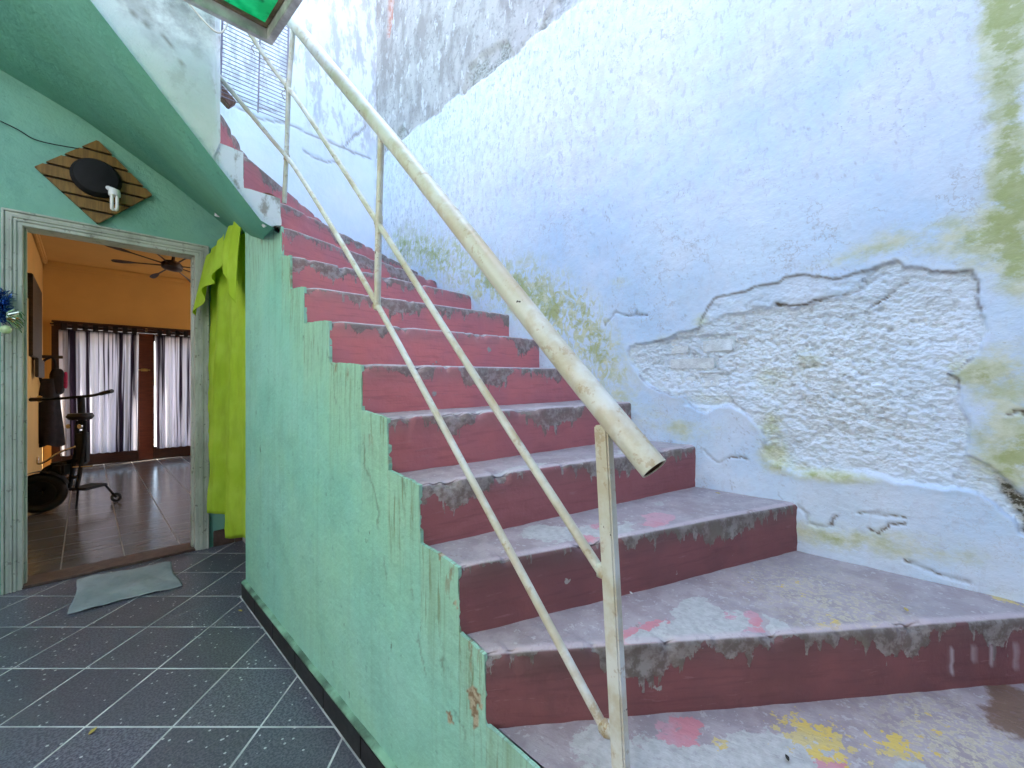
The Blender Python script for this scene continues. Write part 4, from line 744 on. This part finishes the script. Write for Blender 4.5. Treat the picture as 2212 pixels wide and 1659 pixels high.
# left wall of the room: hanging dark panel, inner door with knob, bag
wp = thing('wall_panel', 'tall narrow dark wooden panel hung high on the orange room wall', 'panel', (RL + .03, 6.8, 1.75)); MB().bbox((-.026, -.62, -.28), (.03, .60, .52), .006).build('board', MT['panel'], wp); MB().bbox((.024, -.30, -.48), (.05, .60, -.28), .006).build('lower_board', MT['panel'], wp)
ld = thing('inner_door', 'plain orange door with a round knob in the left room wall', 'door', (RL + .002, 6.1, 0)); MB().bbox((0, -.45, .01), (.03, .42, 2.02), .004).build('door_leaf', MT['orange'], ld)
MB().lathe([(0, 0), (.028, .0), (.028, .006), (.012, .012), (.012, .035), (.030, .045), (.034, .062), (.024, .078), (0, .082)], 16, Matrix.Translation((.03, .30, 1.05)) @ Matrix.Rotation(math.pi / 2, 4, 'Y')).build('knob', MT['brass'], ld, True)
bg = thing('hanging_bag', 'dark backpack with pink trim hanging by the curtain in the room corner', 'bag', (-0.31, 8.1, 1.55))
def blob(rx, ry, rz, M, seed, n=16):
    vs = []; fs = []
    for i in range(n + 1):
        for k in range(n):
            th = math.pi * i / n; ph = 2 * math.pi * k / n; x, y, z = math.sin(th) * math.cos(ph), math.sin(th) * math.sin(ph), math.cos(th)
            e = 0.6; x = math.copysign(abs(x) ** e, x); y = math.copysign(abs(y) ** e, y); z = math.copysign(abs(z) ** e, z)
            w = 1 + 0.12 * math.sin(5 * ph + seed + 3 * th); vs.append(M @ Vector((x * rx * w, y * ry * w, z * rz)))
    for i in range(n):
        for k in range(n): fs.append((i * n + k, (i + 1) * n + k, (i + 1) * n + (k + 1) % n, i * n + (k + 1) % n))
    return vs, fs
vs, fs = blob(.065, .06, .17, Matrix.Translation((.05, -.02, -.32)), 1); mesh('pouch', vs, fs, MT['bag'], bg, True)
vs, fs = blob(.018, .03, .11, Matrix.Translation((.125, -.03, -.30)), 2); mesh('trim', vs, fs, MT['pink'], bg, True)
for x in (-.075, .03): MB().tube(spline([(0, 0, 0), (x, -.02, -.07), (x * 1.3, -.03, -.25), (x * .8, -.02, -.46)]), .014, 8).build('strap', MT['bag'], bg, True)
MB().bbox((-.10, -.012, -.02), (.10, .012, .02), .004).build('hook_rail', MT['panel'], bg)
cb = thing('hanging_coat', 'dark maroon coat hanging below the bag in the room corner', 'coat', (-0.33, 8.05, 0.85))
vs = []
for i in range(26):
    for j in range(20):
        a = 2 * math.pi * i / 25; q = j / 19; w = (0.055 + 0.05 * q) * (1 + 0.16 * math.sin(4 * a + 2 * q)); vs.append((w * math.cos(a) * 1.2, w * math.sin(a) * .6, 0.42 - 0.85 * q + 0.03 * math.sin(2 * a) * q))
mesh('coat_body', vs, grid_faces(26, 20), MT['bag'], cb, True)

# scooter standing inside the doorway
sc = thing('scooter', 'black electric scooter with wide handlebar parked inside the doorway', 'scooter', (-0.10, 5.85, 0.0075), math.radians(-45))
def ringtube(R_, r, M, n=36, m=10):
    b = MB()
    for i in range(n):
        for k in range(m):
            a = 2 * math.pi * i / n; w = 2 * math.pi * k / m; b.v.append(tuple(M @ Vector(((R_ + r * math.cos(w)) * math.cos(a), (R_ + r * math.cos(w)) * math.sin(a), r * math.sin(w)))))
    for i in range(n):
        for k in range(m): b.f.append((i * m + k, ((i + 1) % n) * m + k, ((i + 1) % n) * m + (k + 1) % m, i * m + (k + 1) % m))
    return b
Mw = Matrix.Translation((-0.15, -0.13, .185)) @ Matrix.Rotation(math.radians(35), 4, 'Z') @ Matrix.Rotation(math.pi / 2, 4, 'X')
wh = ringtube(.145, .040, Mw).build('wheel', MT['rubber'], sc, True)
ringtube(.105, .007, Mw).build('rim', MT['rubber'], wh, True); b = MB(); b.lathe([(0, -.035), (.03, -.035), (.03, .035), (0, .035)], 14, Mw)
for k in range(10): a = 2 * math.pi * k / 10; b.tube([Mw @ Vector((0, 0, .01)), Mw @ Vector((.105 * math.cos(a), .105 * math.sin(a), 0))], .003, 5)
b.lathe([(0, -.006), (.10, -.006), (.10, .006), (0, .006)], 20, Mw); b.build('spokes', MT['blackm'], wh)
b = MB(); vs = []; fs = []
for i in range(13):
    a = math.radians(20 + 130 * i / 12)
    for r, w in ((.20, -.055), (.205, 0), (.20, .055)): vs.append(Mw @ Vector((r * math.cos(a), r * math.sin(a), w)))
for i in range(12):
    for j in range(2): p = i * 3 + j; fs.append((p, p + 1, p + 4, p + 3))
mesh('mudguard', vs, fs, MT['blackm'], sc, True)
for dx in (-.035, .035): MB().tube(spline([(.05 + dx, .05, .84), (.045 + dx, .04, .60), (.03 + dx, .02, .34), (.02 + dx, .0, .20)]), .017).build('fork_leg', MT['blackm'], sc, True)
MB().bbox((-.012, .03, .42), (.10, .10, .74), .02).build('shock_housing', MT['rubber'], sc, True)
MB().tube(spline([(.03, .05, .46), (-.06, .0, .44), (-.14, -.08, .40), (-.17, -.12, .30)]), .022).tube(spline([(.02, .04, .30), (-.05, -.03, .28), (-.14, -.12, .20)]), .016).build('frame_tube', MT['blackm'], sc, True)
MB().bbox((-.16, -.07, .33), (-.01, .05, .45), .02).build('battery_box', MT['rubber'], sc, True)
MB().tube([(.05, .06, .76), (.045, .05, 1.07)], .028).build('stem', MT['blackm'], sc, True)
MB().tube(spline([(-.34, -.02, 1.045), (-.15, 0, 1.05), (.045, .05, 1.07), (.22, .0, 1.085), (.42, -.04, 1.125)]), .013).build('handlebar', MT['blackm'], sc, True)
for p, q in (((-.36, -.02, 1.044), (-.25, -.01, 1.048)), ((.30, -.015, 1.10), (.43, -.04, 1.127))): MB().tube([p, q], .019).build('grip', MT['rubber'], sc, True)
MB().lathe([(0, -.03), (.08, -.03), (.10, 0), (.085, .03), (0, .035)], 22, Matrix.Translation((.05, .04, .88))).build('headlight_pod', MT['rubber'], sc, True)
for x in (-.005, .105): MB().lathe([(0, 0), (.02, 0), (.022, .012), (0, .02)], 12, Matrix.Translation((x, -.01, .79)) @ Matrix.Rotation(math.pi / 2, 4, 'X')).build('indicator', MT['chrome'], sc, True)
MB().tube(spline([(.07, -.02, .60), (-.03, -.08, .55), (-.12, -.10, .48), (-.20, -.10, .45), (-.25, -.06, .50)]), .009).build('cable', MT['chrome'], sc, True)
MB().tube([(.02, .0, .40), (.16, .05, .40)], .008).build('crossbar', MT['chrome'], sc, True)
MB().bbox((-.02, -.01, .175), (.15, .22, .20), .008).build('deck', MT['blackm'], sc, True)
ringtube(.035, .013, Matrix.Translation((.21, .24, .048)) @ Matrix.Rotation(.3, 4, 'Z') @ Matrix.Rotation(math.pi / 2, 4, 'X'), 20, 8).build('rear_wheel', MT['rubber'], sc, True)
MB().tube([(.13, .2, .19), (.21, .24, .048)], .010).build('wheel_arm', MT['blackm'], sc, True)
MB().tube([(.02, .05, .19), (-.01, .06, .0)], .010).build('kickstand', MT['blackm'], sc, True)

# lamp on the house wall: slatted diamond board, black round fitting, folded fluorescent bulb
lm = thing('wall_lamp', 'diamond of brown wooden slats with black round lamp fitting above the doorway', 'lamp', (0.053, DU, 2.475))
hd = 0.265; bw = hd * 2 / 7
for i in range(7):
    z0, z1 = -hd + i * bw + .008, -hd + (i + 1) * bw - .006; pl = [(-3, z0), (3, z0), (3, z1), (-3, z1)]
    for nx, ny in ((1, 1), (-1, 1), (1, -1), (-1, -1)): pl = clip(pl, nx, ny, hd)
    if area(pl) > 1e-5: MB().prism(pl, -0.040, -0.020).build('slat', MT['slat'], lm)
MB().prism([(-hd * .98, 0), (0, -hd * .98), (hd * .98, 0), (0, hd * .98)], -0.0195, -0.001).build('backing_board', MT['panel'], lm)
MB().lathe([(0, 0), (.115, 0), (.118, .02), (.10, .055), (.05, .07), (0, .072)], 30, Matrix.Translation((-.005, -.040, .015)) @ Matrix.Rotation(math.pi / 2, 4, 'X')).build('fitting', MT['blackm'], lm, True)
bl = MB().lathe([(0, .02), (.026, .02), (.029, .005), (.029, -.018), (.022, -.022), (0, -.022)], 18, Matrix.Translation((.075, -.125, -.075))).tube([(.04, -.09, -.04), (.075, -.125, -.058)], .014, 10).build('bulb_base', MT['bulb'], lm, True)
for dx, dy in ((-.012, -.012), (.012, -.012), (.012, .012), (-.012, .012)): MB().tube(spline([(.075 + dx, -.125 + dy, -.095), (.075 + dx, -.125 + dy, -.165), (.075 + dx * .6, -.125 + dy * .6, -.178), (.075, -.125, -.179)], 4), .0085, 8).build('bulb_tube', MT['bulb'], bl, True)
wc = thing('lamp_wire', 'thin dark wire sagging along the wall to the diamond lamp', 'wire', (-0.3, DU - .02, 2.7)); MB().tube(spline([(-.25, 0, .05), (0, 0, -.02), (.1, 0, -.06), (.27, -.02, -.05)]), .003, 6).build('wire_run', MT['blackm'], wc)

# lime cloth over a rod in front of the alcove under the stairs
rd = thing('cloth_rod', 'pale green rod end from the stair wall top holding the lime cloth', 'rod', (0.668, 2.76, 2.115)); MB().bbox((-.022, -.01, -.022), (.022, 1.02, .022), .006).build('rod', MT['mint2'], rd)
cl = thing('lime_cloth', 'long lime green cloth hanging from the rod beside the doorway', 'cloth', (0.668, 3.25, 0))
def drape(name, n_u, n_z, f, par):
    vs = [f(i / (n_u - 1), j / (n_z - 1)) for i in range(n_u) for j in range(n_z)]; o = mesh(name, vs, grid_faces(n_u, n_z), MT['lime'], par, True)
    md = o.modifiers.new('thick', 'SOLIDIFY'); md.thickness = 0.0025; return o
def body(s, q):
    u = -0.455 + 0.95 * s; zt = 2.13 + 0.012 * math.cos(s * 9) - 0.03 * s; zb = 0.275 + 0.075 * (1 / (1 + math.exp(-(s - 0.5) * 40))) + 0.008 * math.sin(s * 15)
    z = zt + (zb - zt) * q; g = 0.30 + 0.70 * q ** 0.6
    fold = (0.034 * math.sin(s * 15.5 + .5 * math.sin(q * 3) + 0.4) + 0.016 * math.sin(s * 37 + 1.5 * q) + 0.006 * math.sin(s * 90 + 4 * q)) * g
    sag = -0.05 * math.exp(-((s - 0.62) / .3) ** 2) * q
    cr_ = (float(fbm(np.array([s * 9.0]), np.array([q * 16.0]), 1.0, 4, 3, .6)[0]) - .5) * 0.030 * (0.4 + 0.6 * q)
    return (-0.012 + fold + sag + cr_, u + .012 * math.sin(q * 4 + s * 7), z)
drape('hanging_fall', 150, 70, body, cl)
def flap(s, q):       # the part thrown over the rod, hanging short in front
    u = -0.05 + 0.53 * s; L = 0.16 + 0.26 * s ** 0.8 + 0.02 * math.sin(s * 9); z = 2.148 - 0.03 * s - L * q
    return (-0.052 - 0.060 * q * (0.25 + s) + 0.016 * math.sin(s * 18 + 1.5 * q) * (.3 + q), u + 0.03 * q * (s - .5), z)
drape('thrown_over_part', 80, 30, flap, cl)
def flap2(s, q):
    u = -0.462 + 0.28 * s; L = 0.50 - 0.30 * s; z = 2.152 - L * q
    return (-0.045 - 0.040 * math.sin(q * 1.9) + 0.014 * math.sin(s * 13 + q * 2.2), u, z)
drape('corner_fold', 50, 30, flap2, cl)

# rag used as a doormat
def ragmesh():
    c = [(-0.06, 3.19), (-0.03, 3.715), (0.395, 3.63), (0.40, 3.165)]; n = 46; vs = []
    for i in range(n):
        for j in range(n):
            s, t_ = i / (n - 1), j / (n - 1); a = Vector(c[0]).lerp(Vector(c[3]), s); b = Vector(c[1]).lerp(Vector(c[2]), s); p = a.lerp(b, t_)
            e = 0.007; p.x += e * math.sin(t_ * 7 + 1) * (1 if s > .5 else -1) * abs(2 * s - 1); p.y += e * math.sin(s * 9) * (1 if t_ > .5 else -1) * abs(2 * t_ - 1)
            z = 0.006 + 0.016 * float(fbm(np.array([s * 3.0]), np.array([t_ * 3.0]), 2.2, 3, 3)[0]) * (0.4 + 0.6 * abs(math.sin(s * 6 + t_ * 3)))
            vs.append((p.x - 0.17, p.y - 3.42, z))
    t = thing('floor_rag', 'flat grey cloth rag lying on the tiles at the door threshold', 'rag', (0.17, 3.42, 0)); o = mesh('cloth', vs, grid_faces(n, n), MT['rag'], t, True); md = o.modifiers.new('thick', 'SOLIDIFY'); md.thickness = .004
ragmesh()

# blue tinsel decoration on the left jamb
ti = thing('tinsel_ornament', 'blue tinsel ornament with gold foil strips and pale ball on the left door jamb', 'ornament', (-0.335, DU - .06, 1.62))
b = MB(); rr = random.Random(5)
for i in range(420):
    d = Vector((rr.gauss(0, 1), rr.gauss(0, 1), rr.gauss(0, 1))).normalized(); c = Vector((rr.uniform(-.02, .02), 0, rr.uniform(-.07, .10))); p = c + d * rr.uniform(.03, .055); w = d.cross(Vector((rr.random(), rr.random(), rr.random()))).normalized() * .0016
    b.add([c - w, c + w, p + w, p - w], [(0, 1, 2, 3)])
b.build('tinsel', MT['tinsel'], ti)
for i in range(16):
    a = rr.uniform(-.8, .5); L = rr.uniform(.05, .10); p0 = Vector((.02, -.03, rr.uniform(-.06, -.02))); p1 = p0 + Vector((L * math.cos(a) * .6, -.01 + rr.uniform(-.02, .02), L * math.sin(a))); p2 = p1 + Vector((.012, 0, -.018)); w = Vector((0, .002, .004))
    MB().add([p0 - w, p0 + w, p1 + w, p1 - w, p2 + w, p2 - w], [(0, 1, 2, 3), (3, 2, 4, 5)]).build('foil_strip', MT['gold'], ti)
MB().lathe([(0.024 * math.sin(math.pi * i / 10), -0.024 * math.cos(math.pi * i / 10)) for i in range(11)], 16, Matrix.Translation((.018, -.03, -.115))).build('ball', MT['ball'], ti, True)

# ------------------------------------------------------------------ handrail
hr = thing('handrail', 'cream painted steel pipe handrail with two thin bars along the stairs', 'handrail', (0.73, 0.44, 0.421))
H0 = Vector((0.73, 0.44, 0.421)); sub = lambda pts: [Vector(p) - H0 for p in pts]
path = sub([(0.733, 0.366, 1.045), (0.728, 0.60, 1.285), (0.72, 0.95, 1.660), (0.71, 1.30, 2.030), (0.692, 1.70, 2.445), (0.67, 2.05, 2.815), (0.63, 2.13, 2.905), (0.50, 2.165, 3.045), (0.20, 2.17, 3.38)])
pp = spline(path, 6); mb = MB().tube(pp, 0.0262, 24, False)
d0 = (pp[0] - pp[1]).normalized(); q0 = len(mb.v); mb.tube([pp[0], pp[0] - d0 * 0.006], 0.0232, 24, False); mb.f += [(k, (k + 1) % 24, q0 + (k + 1) % 24, q0 + k) for k in range(24)]
tr_ = mb.build('top_rail', MT['rail'], hr, True)
MB().tube([pp[0] - d0 * 0.002, pp[0] - d0 * 0.16], 0.0231, 24, False).tube([pp[0] - d0 * 0.15, pp[0] - d0 * 0.152], .0230, 24).build('pipe_bore', MT['bore'], tr_, True)
for z0, pts in ((0, [(0.733, 0.475, 0.818), (0.722, 0.90, 1.262), (0.71, 1.37, 1.762), (0.692, 1.75, 2.168), (0.676, 2.02, 2.455), (0.664, 2.145, 2.585), (0.60, 2.168, 2.665), (0.527, 2.17, 2.752), (0.30, 2.17, 3.02)]),
                (1, [(0.733, 0.465, 0.505), (0.722, 0.90, 0.975), (0.71, 1.36, 1.467), (0.692, 1.74, 1.858), (0.676, 2.02, 2.135), (0.664, 2.155, 2.262), (0.60, 2.168, 2.330), (0.431, 2.17, 2.487), (0.25, 2.17, 2.655)])):
    MB().tube(spline(sub(pts), 6), 0.0098, 14).build('bar', MT['rail'], hr, True)
def rect_post(p0, p1, w, d, rz, name):
    p0 = Vector(p0) - H0; p1 = Vector(p1) - H0; ax = (p1 - p0).normalized(); q = ax.to_track_quat('Z', 'Y').to_matrix().to_4x4(); L = (p1 - p0).length
    M = Matrix.Translation(p0) @ q @ Matrix.Rotation(rz, 4, 'Z'); o = MB().bbox((-w / 2, -d / 2, 0), (w / 2, d / 2, L), 0.0035, M).build(name, MT['rail'], hr, True); return o
rect_post((0.733, 0.432, 0.415), (0.733, 0.475, 1.118), 0.024, 0.031, math.radians(0), 'post')
MB().tube(sub([(0.71, 1.366, 1.462), (0.709, 1.354, 1.755), (0.709, 1.335, 2.045)]), .0115, 14).tube(sub([(0.71, 1.357, 1.735), (0.7095, 1.353, 1.775)]), .0135, 14).build('post', MT['rail'], hr, True)
MB().tube(sub([(0.668, 2.200, 2.06), (0.668, 2.165, 2.30), (0.667, 2.135, 2.577), (0.668, 2.075, 2.815)]), .0105, 14).build('post', MT['rail'], hr, True)
for c in ((0.733, 0.466, 0.515), (0.733, 0.474, 0.826), (0.71, 1.366, 1.468), (0.71, 1.357, 1.757), (0.666, 2.15, 2.59), (0.666, 2.162, 2.265)):
    vs, fs = blob(.0125, .015, .015, Matrix.Translation(Vector(c) - H0), rnd.random() * 9, 8); mesh('weld_bead', vs, fs, MT['railr'], hr, True)

# wire grille tied to the upper rail
wg = thing('wire_grille', 'grey wire grille of many thin horizontal bars tied to the upper handrail', 'grille', (0.55, 2.195, 2.445))
for x, r in ((-0.135, .0042), (0.01, .0032), (0.128, .0045)): MB().tube([(x - .004, 0, -.005), (x + .008, 0, 0.475)], r, 8).build('upright', MT['wire'], wg, True)
w0 = None
for i in range(27):
    z = 0.0175 * i; x = .008 * z / .475
    if w0 is None: w0 = MB().tube([(-0.138, -.004, 0), (0.128, -.004, 0)], .0020, 6).build('wire', MT['wire'], wg, True)
    else: c = w0.copy(); C.objects.link(c); c.parent = wg; c.location = (x + rnd.uniform(-.001, .001), 0, z + rnd.uniform(-.0012, .0012))
for x, z in ((.115, .15), (-.01, .30)): MB().tube(spline([(x, -.02, z), (x + .012, .01, z + .012), (x - .005, .016, z - .01), (x - .002, -.02, z - .06)]), .0016, 6).build('tie_wire', MT['rust'], wg)

# ------------------------------------------------------------------ awning of green plastic in a steel frame
aw = thing('awning', 'green translucent plastic awning in a grey steel frame at the top left', 'awning', (0.532, 1.90, 2.562))
Ma = Matrix.Rotation(math.radians(-6.0), 4, 'X') @ Matrix.Rotation(math.radians(1.5), 4, 'Y')
def inA(b, n, m): b.v = [tuple(Ma.inverted() @ Vector(p)) if False else tuple(Vector((p[0], p[1], p[2] + 0.105 * p[1] * 1.0))) for p in b.v]; return b.build(n, m, aw)
inA(MB().bbox((-0.95, -0.026, 0.0), (0.0, 0.0, 0.050), .003), 'frame_bar', MT['steel']); inA(MB().bbox((-0.95, -0.050, 0.040), (-0.027, -0.0265, 0.050), .003), 'inner_bar', MT['rust'])
inA(MB().bbox((-0.026, -1.35, 0.0), (0.0, -0.0265, 0.050), .003), 'frame_bar', MT['steel']); inA(MB().bbox((-0.040, -1.35, 0.040), (-0.0265, -0.051, 0.050), .003), 'inner_bar', MT['rust'])
for y in (-1.33,): inA(MB().bbox((-0.95, y - .02, 0.01), (-0.041, y + .02, 0.050), .003), 'cross_bar', MT['steel'])
vs = []; nx, ny = 60, 60
for i in range(nx):
    for j in range(ny):
        x = -0.95 + 0.965 * i / (nx - 1); y = -1.36 + 1.37 * j / (ny - 1); vs.append((x, y, 0.058 + .003 * math.sin(x * 40) + 0.105 * y + .004 * math.sin(y * 9)))
o = mesh('plastic_sheet', vs, grid_faces(nx, ny), MT['sheet'], aw, True); o.modifiers.new('thick', 'SOLIDIFY').thickness = .0025
# dead leaves lying on the awning, small leaves on floor and steps
def leaf(name, lab, cat, loc, size, mat, rz=0.0, curl=0.25, group=None, tilt=(0, 0)):
    t = bpy.data.objects.new(name, None); bpy.data.objects.remove(t); vs = []; fs = []; n = 8
    for i in range(n + 1):
        s = i / n; w = 0.32 * math.sin(math.pi * s ** 0.8) + 0.006
        for a in (-1, 0, 1): vs.append(((s - .5) * size, a * w * size * .6, size * curl * (abs(a) * .5 * math.sin(math.pi * s) + (s - .5) ** 2) + .0015))
    for i in range(n):
        for j in range(2): p = i * 3 + j; fs.append((p, p + 1, p + 4, p + 3))
    o = mesh(name, vs, fs, MT[mat], None, True, None, loc); o.rotation_euler = (tilt[0], tilt[1], rz); o.modifiers.new('thick', 'SOLIDIFY').thickness = 0.0008
    return tag(o, lab, cat, group)
za = lambda x, y: 2.575 + 0.070 + 0.105 * (y - 1.90)
leaf('dead_leaf', 'dark curled dead leaf lying on top of the green awning sheet', 'leaf', (0.385, 1.70, za(0, 1.70)), 0.075, 'leafd', 0.6, 0.5)
leaf('dead_leaf', 'small dark dead leaf beside the larger one on the awning', 'leaf', (0.425, 1.68, za(0, 1.68)), 0.05, 'leafd', 2.2, 0.4)
leaf('fallen_leaf', 'pale yellow leaf fallen on the terrazzo tiles left of the stairs', 'leaf', (0.018, 2.06, 0.002), 0.035, 'leafy', 0.9, .2)
leaf('fallen_leaf', 'small ochre leaf on the tiles against the skirting of the mint wall', 'leaf', (0.575, 2.60, 0.002), 0.032, 'leafy', 2.0, .4)
leaf('dry_leaf', 'dry reddish brown leaf at the foot of the upper handrail post', 'leaf', (0.60, 2.185, 2.062), 0.07, 'leafb', 0.1, .35)
leaf('petal', 'tiny pale petal on the wide first tread near the wall', 'petal', (1.52, 0.06, 0.607), 0.022, 'leafy', 0.4, .2)
leaf('petal', 'tiny pale petal by the wall at the back of the second tread', 'petal', (1.72, 0.60, 0.778), 0.02, 'leafy', 1.4, .2)
leaf('petal', 'tiny white petal on the first tread just behind the post', 'petal', (1.10, 0.62, 0.602), 0.016, 'bulb', 1.0, .2)
leaf('dark_seed', 'small dark seed on the landing below the first riser', 'seed', (1.02, 0.22, 0.428), 0.018, 'leafd', 0.5, .5)
# loose board behind the rail, cable on the parapet
bd = thing('loose_board', 'weathered broken board wedged behind the grille beside the parapet', 'board', (0.43, 2.27, 2.50)); M = Matrix.Rotation(math.radians(40), 4, 'Y'); MB().bbox((-.06, -.02, -.022), (.055, .02, .022), .004, M).build('plank', MT['board'], bd)
cbk = thing('loose_cable', 'thin cream cable looping down the mouldy parapet under the awning', 'cable', (0.33, SU - .03, 2.68)); MB().tube(spline([(-.16, -.02, .24), (-.10, -.01, .10), (-.03, -.005, .02), (.05, -.01, -.035), (.085, -.02, .01), (.07, -.03, .045)]), .0038, 8).build('cable_run', MT['cable'], cbk, True)
